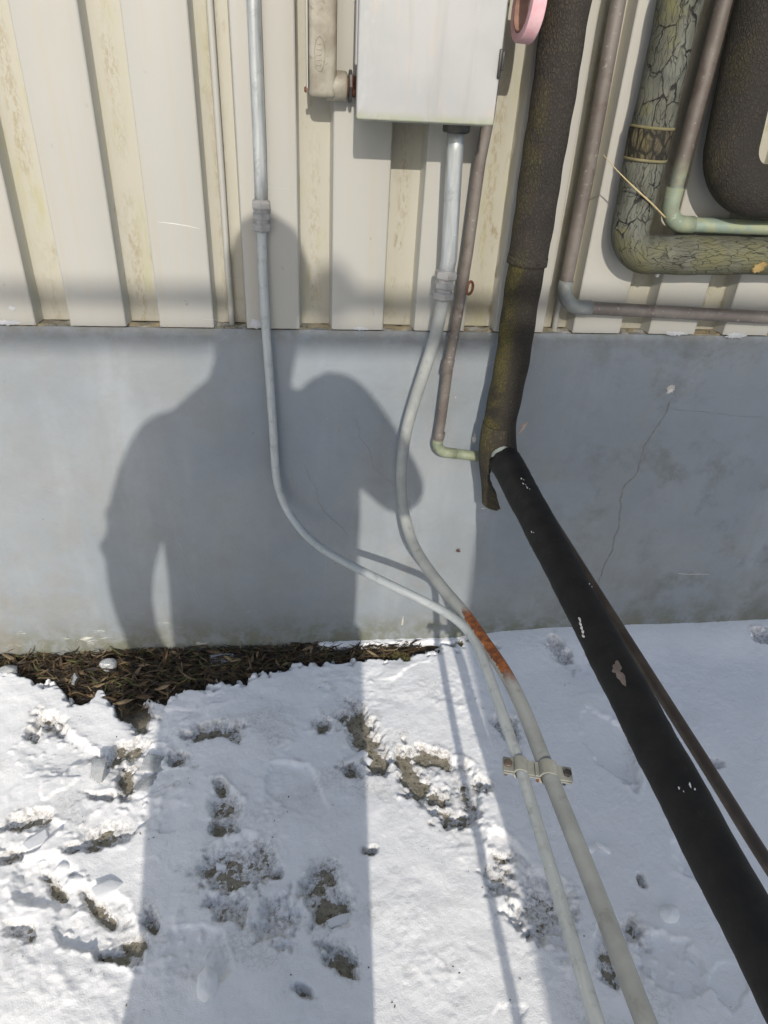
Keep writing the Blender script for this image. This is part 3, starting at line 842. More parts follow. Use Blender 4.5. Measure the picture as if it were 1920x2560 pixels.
# features, all in metres on the ground: centre, axis a, axis b
LITTER = np.array([(-1.215, -0.008), (-0.761, -0.057), (-0.710, -0.079), (-0.625, -0.109), (-0.567, -0.163), (-0.514, -0.181), (-0.503, -0.134), (-0.478, -0.165), (-0.432, -0.233), (-0.395, -0.217), (-0.376, -0.171), (-0.351, -0.191), (-0.294, -0.164), (-0.240, -0.143), (-0.183, -0.146), (-0.116, -0.115), (-0.070, -0.090), (0.037, -0.083), (0.111, -0.072), (0.196, -0.077), (0.284, -0.068), (0.337, -0.049), (0.430, -0.027)])
BARE = [
    (0.125, -0.288, 0.027, -0.043, -0.026, -0.023, 1.000),
    (0.147, -0.357, 0.023, -0.050, -0.022, -0.014, 1.000),
    (0.158, -0.408, 0.015, -0.018, -0.020, -0.016, 0.900),
    (0.097, -0.416, 0.022, -0.009, -0.005, -0.017, 0.800),
    (0.036, -0.289, 0.016, 0.010, 0.006, -0.019, 0.900),
    (0.224, -0.425, 0.006, -0.062, -0.022, -0.006, 1.000),
    (0.281, -0.394, 0.051, -0.014, -0.007, -0.020, 1.000),
    (0.245, -0.462, 0.015, -0.036, -0.018, -0.013, 0.900),
    (0.281, -0.494, 0.022, -0.013, -0.011, -0.015, 0.900),
    (0.283, -0.538, 0.016, -0.012, -0.008, -0.014, 0.750),
    (0.309, -0.556, 0.037, 0.004, 0.003, -0.017, 0.800),
    (-0.215, -0.294, 0.052, 0.010, 0.006, -0.022, 0.800),
    (-0.166, -0.308, 0.021, -0.004, 0.003, -0.016, 0.800),
    (-0.284, -0.366, 0.023, -0.011, -0.002, -0.017, 0.800),
    (-0.183, -0.444, 0.015, -0.012, -0.004, -0.013, 0.800),
    (-0.169, -0.490, 0.025, -0.008, -0.004, -0.021, 0.750),
    (-0.180, -0.537, 0.014, -0.007, -0.002, -0.016, 1.000),
    (-0.155, -0.534, 0.011, -0.017, -0.009, -0.008, 0.800),
    (-0.592, -0.246, 0.036, -0.021, -0.006, -0.024, 0.750),
    (-0.614, -0.275, 0.017, -0.012, 0.000, -0.021, 0.600),
    (-0.408, -0.340, 0.032, 0.023, 0.017, -0.018, 0.800),
    (-0.390, -0.407, 0.017, 0.004, 0.015, -0.040, 0.900),
    (-0.424, -0.450, 0.033, -0.007, 0.004, -0.011, 0.700),
    (-0.467, -0.342, 0.017, -0.006, 0.004, -0.017, 0.500),
    (-0.392, -0.235, 0.031, -0.007, 0.000, -0.036, 1.000),
    (-0.564, -0.494, 0.038, 0.012, 0.012, -0.017, 0.700),
    (-0.401, -0.536, 0.040, 0.007, 0.013, -0.019, 0.750),
    (-0.431, -0.559, 0.039, 0.009, 0.011, -0.011, 0.500),
    (-0.574, -0.572, 0.020, 0.008, 0.009, -0.012, 0.700),
    (-0.285, -0.717, 0.015, -0.025, -0.011, -0.004, 0.900),
    (-0.307, -0.755, 0.022, 0.008, 0.013, -0.012, 0.900),
    (-0.339, -0.771, 0.032, -0.007, -0.001, -0.009, 1.000),
    (-0.380, -0.689, 0.034, -0.032, -0.010, -0.008, 0.800),
    (-0.469, -0.643, 0.020, -0.021, -0.006, -0.006, 1.000),
    (-0.494, -0.615, 0.014, -0.014, -0.005, -0.005, 0.800),
    (-0.156, -0.631, 0.054, -0.013, -0.001, -0.036, 0.620),
    (-0.095, -0.617, 0.027, -0.011, -0.004, -0.037, 0.600),
    (-0.059, -0.648, 0.012, 0.003, 0.004, -0.009, 0.700),
    (0.027, -0.657, 0.029, 0.011, 0.006, -0.024, 0.720),
    (0.038, -0.719, 0.032, -0.006, -0.008, -0.029, 0.780),
    (0.020, -0.694, 0.026, -0.011, -0.007, -0.017, 0.600),
    (0.052, -0.807, 0.020, -0.024, -0.017, -0.008, 0.850),
    (0.072, -0.831, 0.009, -0.011, -0.005, -0.003, 0.800),
    (0.124, -0.612, 0.013, 0.001, 0.001, -0.008, 0.900),
    (-0.151, -0.703, 0.034, -0.011, -0.003, -0.025, 0.450),
    (-0.057, -0.727, 0.034, -0.011, -0.006, -0.040, 0.350),
    (-0.008, -0.854, 0.015, -0.007, -0.003, -0.007, 0.500),
    (0.394, -0.642, 0.018, -0.005, -0.007, -0.011, 0.700),
    (0.373, -0.681, 0.025, -0.011, -0.016, -0.035, 0.350),
    (0.688, -0.086, 0.012, -0.042, -0.020, -0.013, 0.700),
    (0.684, -0.041, 0.013, -0.008, -0.009, -0.010, 0.600),
    (1.285, -0.053, 0.011, -0.019, -0.019, -0.014, 0.800),
    (0.488, -0.352, -0.003, -0.052, -0.015, -0.007, 0.600),
    (0.467, -0.323, 0.009, -0.028, -0.014, -0.010, 0.400),
    (0.437, -0.749, 0.050, -0.013, -0.023, -0.048, 0.420),
    (0.557, -0.817, -0.001, -0.028, -0.018, -0.005, 0.620),
    (0.531, -0.862, 0.000, -0.030, -0.018, -0.006, 0.700),
    (0.602, -0.804, 0.009, -0.020, -0.014, -0.007, 0.550),
    (0.651, -0.712, 0.002, -0.013, -0.007, -0.003, 0.700),
    (0.503, -0.049, 0.020, -0.005, -0.002, -0.011, 0.600),
    (0.938, -0.460, 0.011, -0.008, -0.010, -0.009, 0.400),
    (-0.505, -0.715, 0.025, -0.007, -0.001, -0.013, 0.450),
    (-0.442, -0.619, 0.011, -0.004, 0.000, -0.007, 0.400),
    (0.345, -0.504, 0.007, -0.034, -0.012, -0.008, 0.550),
    (0.383, -0.472, 0.015, -0.017, -0.013, -0.011, 0.500)]
PRINTS = [
    (-0.376, -0.710, 0.092, -0.085, -0.041, -0.035, 0.020, 0.550),
    (-0.482, -0.629, 0.072, -0.057, -0.040, -0.032, 0.014, 0.300),
    (0.299, -0.478, 0.041, -0.097, -0.090, -0.022, 0.018, 0.600),
    (0.142, -0.343, 0.040, -0.079, -0.034, -0.024, 0.016, 0.800),
    (-0.167, -0.496, 0.015, -0.074, -0.040, 0.003, 0.013, 0.700),
    (0.712, -0.393, 0.020, -0.114, -0.060, -0.022, 0.012, 0.000),
    (0.037, -0.700, 0.028, -0.061, -0.042, -0.005, 0.013, 0.700),
    (-0.132, -0.605, 0.060, -0.023, -0.018, -0.047, 0.012, 0.700),
    (-0.554, -0.525, 0.070, 0.015, 0.021, -0.041, 0.011, 0.500),
    (0.396, -0.664, 0.011, -0.083, -0.040, -0.008, 0.014, 0.300),
    (0.446, -0.750, 0.015, -0.091, -0.057, -0.013, 0.012, 0.400),
    (0.556, -0.841, 0.006, -0.068, -0.043, -0.009, 0.012, 0.400),
    (-0.023, -0.455, 0.057, -0.071, -0.049, -0.030, 0.008, 0.000),
    (-0.556, -0.324, 0.094, -0.019, 0.010, -0.073, 0.010, 0.300),
    (-0.380, -0.507, 0.077, 0.037, 0.019, -0.052, 0.010, 0.300),
    (-0.192, -0.780, 0.052, -0.049, -0.044, -0.026, 0.009, 0.200),
    (0.800, -0.675, 0.009, -0.077, -0.067, -0.015, 0.010, 0.000),
    (0.643, -0.863, 0.022, -0.061, -0.060, -0.018, 0.010, 0.100),
    (-0.367, -0.373, 0.055, 0.033, 0.030, -0.061, 0.010, 0.400)]

def ellmask(X, Y, e, wob=0.25, seed=0):
    cx, cy, ax, ay, bx, by = e[:6]
    det = ax * by - ay * bx
    dx = X - cx; dy = Y - cy
    u = (dx * by - dy * bx) / det; v = (dy * ax - dx * ay) / det
    r = np.sqrt(u * u + v * v)
    return r + wob * fbm(X * 30, Y * 30, 4, seed, 0.6) * 1.6

def window(X, Y, e, k=2.0):
    rx = k * (abs(e[2]) + abs(e[4])); ry = k * (abs(e[3]) + abs(e[5]))
    cols = np.where(np.abs(X[0] - e[0]) < rx)[0]; rows = np.where(np.abs(Y[:, 0] - e[1]) < ry)[0]
    if len(cols) == 0 or len(rows) == 0: return None
    return np.s_[rows[0]:rows[-1] + 1, cols[0]:cols[-1] + 1]

def cells(X, Y, seed):
    """distance to the nearest cell point, and that cell's random number"""
    xi = np.floor(X).astype(int); yi = np.floor(Y).astype(int)
    best = np.full(X.shape, 9.0); rid = np.zeros(X.shape)
    for a in (-1, 0, 1):
        for b in (-1, 0, 1):
            cx = xi + a; cy = yi + b
            h1 = _perm[(_perm[(cx + seed * 7) & 4095] + cy) & 4095]
            h2 = _perm[(h1 + 77) & 4095]
            d = np.abs(cx + h1 / 4096.0 - X) + np.abs(cy + h2 / 4096.0 - Y) * 1.2
            m = d < best
            best = np.where(m, d, best); rid = np.where(m, _perm[(h1 + 911) & 4095] / 4096.0, rid)
    return best, rid

def snow_height(X, Y):
    soft = sstep(0.30, 0.55, X + 0.15 * perlin(X * 3, Y * 3, 2)) * sstep(-1.05, -0.55, Y)   # untouched bank on the right
    tr = 1 - 0.8 * soft
    H = 0.021 + 0.007 * fbm(X * 3.2, Y * 3.2, 3, 1)
    H = H + tr * 0.0036 * fbm(X * 12, Y * 12, 3, 4, 0.5)
    rough = sstep(-0.05, 0.35, fbm(X * 5, Y * 5, 3, 33)) * tr
    fine = fbm(X * 42, Y * 42, 4, 21, 0.62)
    H = H + (0.0009 + 0.0027 * rough) * fine
    H = H + rough * 0.008 * np.clip(fbm(X * 26, Y * 26, 3, 15) - 0.16, 0, 1)
    H = H + 0.0007 * fbm(X * 150, Y * 150, 2, 71)
    # broken crust: some plates stand a little proud or sunk, with sharp edges
    wx = X + 0.020 * fbm(X * 9, Y * 9, 3, 81); wy = Y + 0.020 * fbm(X * 9, Y * 9, 3, 82)
    ca, sa = math.cos(0.5), math.sin(0.5)
    d_, rid = cells((wx * ca + wy * sa) * 13, (wy * ca - wx * sa) * 17, 1)
    pl = np.where(rid > 0.80, (rid - 0.80) * 5, 0) - np.where(rid < 0.14, (0.14 - rid) * 5, 0)
    pm = sstep(0.0, 0.3, fbm(X * 4, Y * 4, 2, 90)) * tr
    H = H + pm * 0.0060 * pl * sstep(0.95, 0.80, d_)
    dirt = np.zeros_like(X)
    for k, e in enumerate(PRINTS):
        w_ = window(X, Y, e, 1.8)
        if w_ is None: continue
        x, y = X[w_], Y[w_]
        cx, cy, ax_, ay_, bx_, by_ = e[:6]
        det = ax_ * by_ - ay_ * bx_
        u = ((x - cx) * by_ - (y - cy) * bx_) / det; v = ((y - cy) * ax_ - (x - cx) * ay_) / det
        # sole shape: narrower at the waist, one side trodden deeper than the other
        v2 = v / (0.80 + 0.22 * np.cos(u * 3.0 + 0.4))
        r = np.sqrt(u * u + v2 * v2) + 0.24 * fbm(x * 13, y * 13, 2, k) + 0.22 * fbm(x * 42, y * 42, 3, k + 5, 0.6)
        ph = k * 2.4
        side = 0.5 + 0.5 * (u * math.cos(ph) + v * math.sin(ph))
        m = sstep(1.05, 0.90 - 0.25 * (k % 3 == 1), r) * np.clip(0.15 + 1.1 * side, 0, 1)
        rim = np.exp(-sq((r - 1.08) / 0.10)) * np.clip(side * 1.4 - 0.3, 0, 1) * (0.4 + 0.9 * np.clip(fbm(x * 24, y * 24, 2, k + 9) + 0.3, 0, 1))
        tread = 0.0022 * sstep(0.1, 0.5, np.sin(u * (14 if e[7] > 0.2 else 9) + 2 * fbm(x * 20, y * 20, 2, k))) * (e[7] > 0)
        floor_ = np.maximum(H[w_] - e[6] * 1.05, 0.0035 + 0.0045 * fine[w_] + 0.004 * perlin(x * 26, y * 26, k) + tread)
        H[w_] = H[w_] * (1 - m) + floor_ * m + 0.0045 * rim * (e[6] / 0.02)
        crumbs = np.clip(fbm(x * 60, y * 60, 2, k + 40) - 0.22, 0, 1) * sstep(1.5, 0.9, r) * (e[7] > 0)
        H[w_] = H[w_] + 0.014 * crumbs
        dirt[w_] = np.maximum(dirt[w_], m * e[7] * 0.36 * (0.3 + np.clip(0.7 + 1.2 * fbm(x * 18, y * 18, 3, k + 3), 0, 1)))
    for k, e in enumerate(BARE):
        w_ = window(X, Y, e, 2.4)
        if w_ is None: continue
        x, y = X[w_], Y[w_]
        r = ellmask(x, y, e, 0.75, 50 + k)
        st_ = e[6]
        m = sstep(1.35, 0.60, r)
        lv = (0.0062 - 0.0098 * st_) + 0.0085 * fbm(x * 70, y * 70, 3, k, 0.75)
        H[w_] = H[w_] * (1 - m) + np.minimum(H[w_], lv) * m
        dirt[w_] = np.maximum(dirt[w_], sstep(1.9, 0.7, r) * st_ * 0.85)
    # melted strip along the wall on the left
    edge_y = np.interp(X, LITTER[:, 0], LITTER[:, 1], left=LITTER[0, 1], right=0.1)
    edge_y = np.where(X > LITTER[-1, 0], 0.1, edge_y)
    dd = (edge_y - Y) + 0.046 * fbm(X * 17, Y * 17, 5, 44, 0.62) + 0.014 * perlin(X * 60, Y * 60, 45)
    m = sstep(-0.004, 0.018, dd)
    H = np.where(edge_y < 0.05, H * m - 0.012 * (1 - m), H)
    # a thin rest of snow against the wall in the middle
    strip = sstep(-0.0042, 0.0523, X) * sstep(-0.030, -0.016, Y + 0.008 * perlin(X * 30, 0 * Y, 3))
    H = np.maximum(H, 0.014 * strip + 0.003 * fbm(X * 60, Y * 60, 2, 9) * strip - 0.012 * (1 - strip))
    dirt = np.maximum(dirt, 0.5 * sstep(0.022, 0.0, dd) * (edge_y < 0.05) * (1 - strip))
    # drift leaning on the wall at the right
    H = H + 0.012 * sstep(0.42, 0.75, X) * sstep(-0.16, -0.02, Y)
    H = np.maximum(H, -0.014)
    dirt = np.maximum(dirt, tr * 0.26 * sstep(0.12, 0.5, fbm(X * 6, Y * 6, 4, 60)))
    dirt = np.maximum(dirt, 0.75 * sstep(0.008, 0.0015, H))
    dirt = np.maximum(dirt, 0.30 * sstep(0.25, 0.5, fbm(X * 22, Y * 22, 3, 61)) * rough)
    return H, np.clip(dirt, 0, 1)

xs = np.arange(GX0, GX1 + 1e-6, 0.0031); ys = np.arange(GY0, GY1 + 1e-6, 0.0031)
XX, YY = np.meshgrid(xs, ys)
HH, DD = snow_height(XX, YY)
edge = np.minimum(np.minimum(XX - GX0, GX1 - XX), YY - GY0)
fade = sstep(0.0, 0.30, edge)
HH = HH * fade + 0.028 * (1 - fade); DD = DD * fade
snow = sheet('snow', grid(XX, YY, HH), SNOW); tag(snow, kind='structure')
at_ = snow.data.attributes.new('dirt', 'FLOAT', 'POINT')
at_.data.foreach_set('value', DD.ravel())
def snow_z(x, y):
    h, _ = snow_height(np.array([[x]]), np.array([[y]]))
    return max(float(h[0, 0]), 0.0)

# the snow field beyond, out to the horizon
def outer():
    V = []; F = []
    a = [(GX0, GY0), (GX1, GY0), (GX1, 0.3), (GX0, 0.3)]
    b = [(-400, -400), (400, -400), (400, 400), (-400, 400)]
    V = [(x, y, 0.028) for x, y in a] + [(x, y, 0.0) for x, y in b]
    for k in range(4):
        F.append((4 + k, 4 + (k + 1) % 4, (k + 1) % 4, k))
    return V, F
far_snow = obj('snow_field', outer(), mat_simple('open_snow', (0.82, 0.83, 0.85), (0.87, 0.875, 0.88), 2.0, 0.6, 0, 0.5, 12)); tag(far_snow, kind='structure')

# ------------------------------------------------------------------ leaf litter along the wall (stuff)
def litter():
    rs = np.random.RandomState(5)
    V = []; F = []; MI = []
    n = 0
    tries = 0
    while n < 2900 and tries < 40000:
        tries += 1
        x = rs.uniform(-1.1, 0.3096); y = -rs.uniform(0.0, 0.30)
        ey = np.interp(x, LITTER[:, 0], LITTER[:, 1])
        if y < ey + 0.004 + rs.randn() * 0.006: continue
        if x > 0.0523 and y > -0.016: continue
        twig = rs.rand() < 0.45
        L = rs.uniform(0.015, 0.06) if twig else rs.uniform(0.012, 0.05)
        wd = rs.uniform(0.0008, 0.0018) if twig else L * rs.uniform(0.08, 0.22)
        big = (not twig) and rs.rand() < 0.012
        if big: L = rs.uniform(0.030, 0.048); wd = L * rs.uniform(0.18, 0.32)
        az = rs.normal(0.0, 0.65) if rs.rand() < 0.65 else rs.uniform(0, math.pi)
        tilt = rs.normal(0, 0.20); roll = rs.normal(0, 0.5)
        d = np.array((math.cos(az) * math.cos(tilt), math.sin(az) * math.cos(tilt), math.sin(tilt)))
        sd = np.array((-math.sin(az) * math.cos(roll), math.cos(az) * math.cos(roll), math.sin(roll)))
        up = np.cross(d, sd)
        c = np.array((x, y, (0.010 if big else 0.003) + rs.rand() * 0.009 + abs(math.sin(tilt)) * L * 0.4))
        curl = rs.normal(0, 0.12) * L
        b0 = len(V)
        for t, ww in ((-0.5, 0.1), (-0.2, 0.85), (0.15, 1.0), (0.5, 0.05)):
            q = c + d * L * t + up * curl * (4 * t * t - 0.4)
            V += [q - sd * wd * ww / 2, q + up * wd * 0.18, q + sd * wd * ww / 2]
        m = rs.choice((1, 2)) if big else rs.choice(4, p=(0.40, 0.36, 0.14, 0.10))
        for k in range(3):
            for j in range(2):
                a = b0 + k * 3 + j
                F.append((a, a + 1, a + 4, a + 3)); MI.append(m)
        n += 1
    return V, F, None, MI
LEAF = [mat_simple('dark_leaf', (0.018, 0.013, 0.009), (0.040, 0.028, 0.017), 60, 0.7), mat_simple('brown_leaf', (0.060, 0.036, 0.016), (0.105, 0.066, 0.028), 60, 0.65),
        mat_simple('tan_leaf', (0.17, 0.12, 0.06), (0.25, 0.18, 0.10), 60, 0.6), mat_simple('mossy_scrap', (0.06, 0.062, 0.018), (0.10, 0.10, 0.03), 60, 0.8)]
lit = obj('leaf_litter', litter(), LEAF, smooth=False)
tag(lit, 'brown dead leaves and twigs lying in a thawed strip along the foot of the wall', 'leaf litter', kind='stuff')

# loose specks of soil, bark and leaf blown over the snow (stuff)
def specks():
    rs = np.random.RandomState(19); V = []; F = []; MI = []
    px = rs.uniform(-0.7, 1.2, 900); py = rs.uniform(-1.15, -0.05, 900)
    keep = (fbm(px * 5, py * 5, 3, 66) > 0.02) & ((px < 0.45) | (rs.rand(900) < 0.25))
    px, py = px[keep][:150], py[keep][:150]
    hz, _ = snow_height_at(px, py)
    for x, y, z in zip(px, py, hz):
        L = rs.uniform(0.0008, 0.0026); a = rs.uniform(0, math.pi); b0 = len(V)
        d = np.array((math.cos(a), math.sin(a), 0)) * L; e_ = np.array((-math.sin(a), math.cos(a), 0)) * L * rs.uniform(0.25, 0.8)
        d = d * rs.uniform(0.6, 1.4); c = np.array((x, y, max(z, 0.002) + 0.0004)); u = np.array((0, 0, 0.0012))
        V += [c - d * rs.uniform(0.4, 1) - e_ * 0.5, c - e_ + d * 0.6, c + d + e_ * 0.3, c + e_ - d * 0.2, c + u]
        F += [(b0, b0 + 1, b0 + 4), (b0 + 1, b0 + 2, b0 + 4), (b0 + 2, b0 + 3, b0 + 4), (b0 + 3, b0, b0 + 4)]
        MI += [rs.choice(3)] * 4
    return V, F, None, MI
def snow_height_at(px, py):
    # nearest sample of the snow sheet
    ix = np.clip(np.round((px - GX0) / 0.0031).astype(int), 0, HH.shape[1] - 1)
    iy = np.clip(np.round((py - GY0) / 0.0031).astype(int), 0, HH.shape[0] - 1)
    return HH[iy, ix], None
tag(obj('debris', specks(), LEAF[:3], smooth=False), 'dark specks of soil and leaf scattered over the trodden snow', 'debris', kind='stuff')

# grass and moss tufts at the end of the thawed strip
GRASS = mat_simple('dry_grass', (0.13, 0.11, 0.035), (0.24, 0.19, 0.07), 60, 0.7)
MOSS = mat_simple('moss_green', (0.075, 0.08, 0.02), (0.13, 0.125, 0.035), 90, 0.9)
def tuft(c, r, n, seed):
    rs = np.random.RandomState(seed); V = []; F = []
    for k in range(n):
        az = rs.uniform(0, 2 * math.pi); L = r * rs.uniform(0.6, 1.5); h = r * rs.uniform(0.2, 0.7)
        p0 = np.array((c[0] + rs.randn() * r * 0.35, c[1] + rs.randn() * r * 0.25, c[2] - 0.004))
        d = np.array((math.cos(az), math.sin(az) * 0.6, 0)); s = np.array((-d[1], d[0], 0)) * 0.0011
        b = len(V)
        for t in (0, 0.5, 1.0):
            q = p0 + d * L * t + np.array((0, 0, h * (1 - (1.4 * t - 0.7) ** 2 * 1.6) + 0.004))
            V += [q - s * (1.15 - t), q + s * (1.15 - t)]
        F += [(b, b + 1, b + 3, b + 2), (b + 2, b + 3, b + 5, b + 4)]
    return V, F
def mound(c, r, h, seed, n=10):
    rs = np.random.RandomState(seed); V = [(c[0], c[1], c[2] + h)]; F = []
    for j, (s, z) in enumerate(((0.4, 0.85), (0.75, 0.5), (1.0, -0.2))):
        for k in range(n):
            t = 2 * math.pi * k / n; rr = r * s * (1 + 0.35 * rs.randn() * 0.6)
            V.append((c[0] + rr * math.cos(t), c[1] + rr * math.sin(t) * 0.7, c[2] + h * z * (1 + 0.2 * rs.randn())))
    F += [(0, 1 + k, 1 + (k + 1) % n) for k in range(n)]
    for j in range(2):
        for k in range(n):
            a = 1 + j * n; F.append((a + k, a + n + k, a + n + (k + 1) % n, a + (k + 1) % n))
    return V, F
for k, (x, y, r, lab) in enumerate([
    (0.2452, -0.0603, 0.022, 'dry grass tuft left of the pair at the end of the litter strip'),
    (0.2705, -0.0772, 0.019, 'dry grass tuft at the very end of the leaf litter strip'),
    (0.4250, -0.0289, 0.015, 'olive moss tuft poking from snow, left one of the two by the wall'),
    (0.4557, -0.0305, 0.014, 'olive moss tuft poking from snow, right one of the two by the wall')]):
    z = max(snow_z(x, y), 0.006)
    t = thing('grass_tuft', lab, 'grass tuft', (x, y, z), 'tufts poking out of the snow by the wall')
    obj('moss', mound((x, y, z - 0.002), r * 0.7, r * 0.45, 70 + k), MOSS, t)
    obj('blades', tuft((x, y, z + 0.002), r, 34, 80 + k), GRASS, t)

# ------------------------------------------------------------------ ice and snow chunks lying about
def chunk(c, dims, rotz, seed, flat=0.0, npt=26, tilt=(0, 0)):
    rs = np.random.RandomState(seed)
    bm = bmesh.new()
    for k in range(npt):
        v = rs.randn(3); v /= np.linalg.norm(v)
        v = np.sign(v) * np.abs(v) ** (1 - flat)
        v *= 1 + 0.15 * rs.randn()
        bm.verts.new((v[0] * dims[0] / 2, v[1] * dims[1] / 2, v[2] * dims[2] / 2))
    res = bmesh.ops.convex_hull(bm, input=bm.verts)
    bmesh.ops.delete(bm, geom=[v for v in bm.verts if not v.link_faces], context='VERTS')
    bmesh.ops.bevel(bm, geom=bm.edges[:], offset=min(dims) * 0.07, segments=1, affect='EDGES', profile=0.6, clamp_overlap=True)
    for v in bm.verts:
        for q_ in range(3): v.co[q_] = max(-dims[q_] * 0.6, min(dims[q_] * 0.6, v.co[q_]))
    R = Matrix.Rotation(rotz, 3, 'Z') @ Matrix.Rotation(tilt[0], 3, 'X') @ Matrix.Rotation(tilt[1], 3, 'Y')
    bmesh.ops.transform(bm, matrix=R.to_4x4(), verts=bm.verts)
    bmesh.ops.translate(bm, vec=c, verts=bm.verts)
    bm.verts.index_update()
    gg = ([v.co[:] for v in bm.verts], [[v.index for v in f.verts] for f in bm.faces])
    bm.free()
    return gg
SNOWLUMP = mat_simple('packed_snow', (0.86, 0.862, 0.862), (0.91, 0.91, 0.908), 40, 0.6, 0, 0.6, 160)
SLABSNOW = mat_simple('hard_snow_slab', (0.80, 0.815, 0.83), (0.86, 0.865, 0.87), 30, 0.5, 0, 0.4, 120)
def piece(name, xy, dims, rz, seed, mat, label, cat, flat=0.35, tilt=(0, 0), sink=0.25, extra=0.18):
    z = snow_z(xy[0], xy[1])
    if 'lump' in name:
        V = []; F = []
        for i in range(13):
            for k in range(20):
                p1, t = math.pi * i / 12, 2 * math.pi * k / 20
                q = np.array((math.sin(p1) * math.cos(t), math.sin(p1) * math.sin(t), math.cos(p1)))
                r_ = 0.5 * (1 + 0.16 * float(perlin(q[0] * 1.6 + seed, q[1] * 1.6 + q[2], seed)) + 0.03 * float(perlin(q[0] * 7 + seed, q[1] * 7 + q[2] * 5, 3)))
                q = q * r_ * np.array(dims)
                V.append((xy[0] + q[0] * math.cos(rz) - q[1] * math.sin(rz), xy[1] + q[0] * math.sin(rz) + q[1] * math.cos(rz), z + q[2] + dims[2] * 0.12))
        for i in range(12):
            for k in range(20):
                F.append((i * 20 + k, (i + 1) * 20 + k, (i + 1) * 20 + (k + 1) % 20, i * 20 + (k + 1) % 20))
        o = obj(name, (V, F), SNOWLUMP, loc=(xy[0], xy[1], z))
        return tag(o, label, cat, 'ice and snow pieces lying on the trodden ground')
    o = obj(name, chunk((xy[0], xy[1], z + dims[2] * (0.5 - sink - (extra if mat is SLABSNOW else 0))), dims, rz, seed, flat, tilt=tilt), mat, loc=(xy[0], xy[1], z), auto=30)
    return tag(o, label, cat, 'ice and snow pieces lying on the trodden ground')
PIECES = [
  ('ice_chunk', [(-0.443, -0.394)][0], (0.040, 0.052, 0.030), 0.2, 1, ICE, 'rounded clear ice chunk standing at the edge of a bare patch', 'ice chunk', 0.2, (0.3, 0), 0.1),
  ('ice_slab', [(-0.323, -0.370)][0], (0.062, 0.045, 0.014), -0.1, 2, ICE, 'flat clear ice slab beside dark specks in the shaded snow', 'ice slab', 0.5, (0.12, 0.1), 0.2),
  ('ice_shard', [(-0.341, -0.422)][0], (0.070, 0.024, 0.014), 0.65, 3, ICE, 'long clear ice shard lying aslant below the flat ice slab', 'ice shard', 0.4, (0.2, 0.2), 0.2),
  ('ice_chunk', [(-0.501, -0.058)][0], (0.048, 0.034, 0.026), 0.5, 4, ICE, 'jagged clear ice chunk on the leaf litter in the sun', 'ice chunk', 0.2, (0.4, 0.2), 0.0),
  ('ice_chunk', [(-0.571, -0.102)][0], (0.022, 0.034, 0.020), 0.3, 5, ICE, 'small pointed ice chunk on leaf litter near the snow edge', 'ice chunk', 0.1, (0.3, 0.2), 0.0),
  ('ice_chunk', [(-0.738, -0.066)][0], (0.044, 0.036, 0.030), 0.0, 6, ICE, 'clear ice chunk on the litter at the left picture edge', 'ice chunk', 0.2, (0.1, 0.1), 0.05),
  ('ice_sheet', [(-0.217, -0.047)][0], (0.056, 0.040, 0.006), -0.05, 7, ICE, 'thin clear ice sheet lying on shaded litter against the wall', 'ice sheet', 0.6, (0.25, 0.0), -0.4),
  ('snow_slab', [(-0.374, -0.652)][0], (0.046, 0.026, 0.011), 0.55, 8, SLABSNOW, 'angular white crust slab above the large boot print', 'snow slab', 0.6, (0.1, 0.15), 0.1),
  ('snow_slab', [(-0.536, -0.541)][0], (0.046, 0.030, 0.012), 0.5, 9, SLABSNOW, 'angular white crust slab near the left picture edge', 'snow slab', 0.6, (0.1, 0.2), 0.1),
  ('snow_lump', [(-0.173, -0.831)][0], (0.036, 0.052, 0.030), 0.1, 10, SLABSNOW, 'smooth egg shaped snow lump in the shadow at the bottom', 'snow lump', 0.0, (0, 0), 0.3),
  ('snow_slab', [(0.107, -0.392)][0], (0.058, 0.018, 0.014), 0.45, 11, SLABSNOW, 'white crust sliver lying across the bare strip', 'snow slab', 0.5, (0.1, 0.1), 0.0),
  ('snow_slab', [(0.134, -0.384)][0], (0.030, 0.022, 0.012), -0.5, 12, SLABSNOW, 'short white crust wedge beside the crust sliver', 'snow slab', 0.5, (0.2, 0.1), 0.0),
  ('snow_slab', [(0.055, -0.740)][0], (0.050, 0.020, 0.012), 0.3, 13, SLABSNOW, 'white crust sliver under the brown patch in the body shadow', 'snow slab', 0.5, (0.1, 0.1), 0.0),
  ('snow_crumb', [(-0.170, -0.614)][0], (0.020, 0.014, 0.012), 0.0, 14, SLABSNOW, 'small square snow crumb on the dirty print', 'snow crumb', 0.6, (0, 0), 0.0),
  ('snow_lump', [(-0.468, -0.603)][0], (0.030, 0.022, 0.020), 0.4, 15, SLABSNOW, 'snow lump in the trench of the large boot print, upper one', 'snow lump', 0.4, (0, 0), 0.1),
  ('snow_lump', [(-0.439, -0.632)][0], (0.036, 0.024, 0.020), 0.5, 16, SLABSNOW, 'snow lump in the trench of the large boot print, lower one', 'snow lump', 0.4, (0, 0), 0.1),
  ('ice_piece', [(0.597, -0.640)][0], (0.034, 0.013, 0.012), -0.6, 17, SLABSNOW, 'longish snow piece right of the thicker conduit in the shade', 'snow piece', 0.5, (0, 0), 0.2),
  ('ice_piece', [(0.571, -0.642)][0], (0.018, 0.012, 0.010), -0.6, 18, SLABSNOW, 'short snow piece next to the thicker conduit in the shade', 'snow piece', 0.5, (0, 0), 0.2),
  ('snow_lump', [(0.677, -0.781)][0], (0.040, 0.034, 0.024), 0.2, 19, SLABSNOW, 'round snow lump between thick conduit and black pipe', 'snow lump', 0.1, (0, 0), 0.3),
]
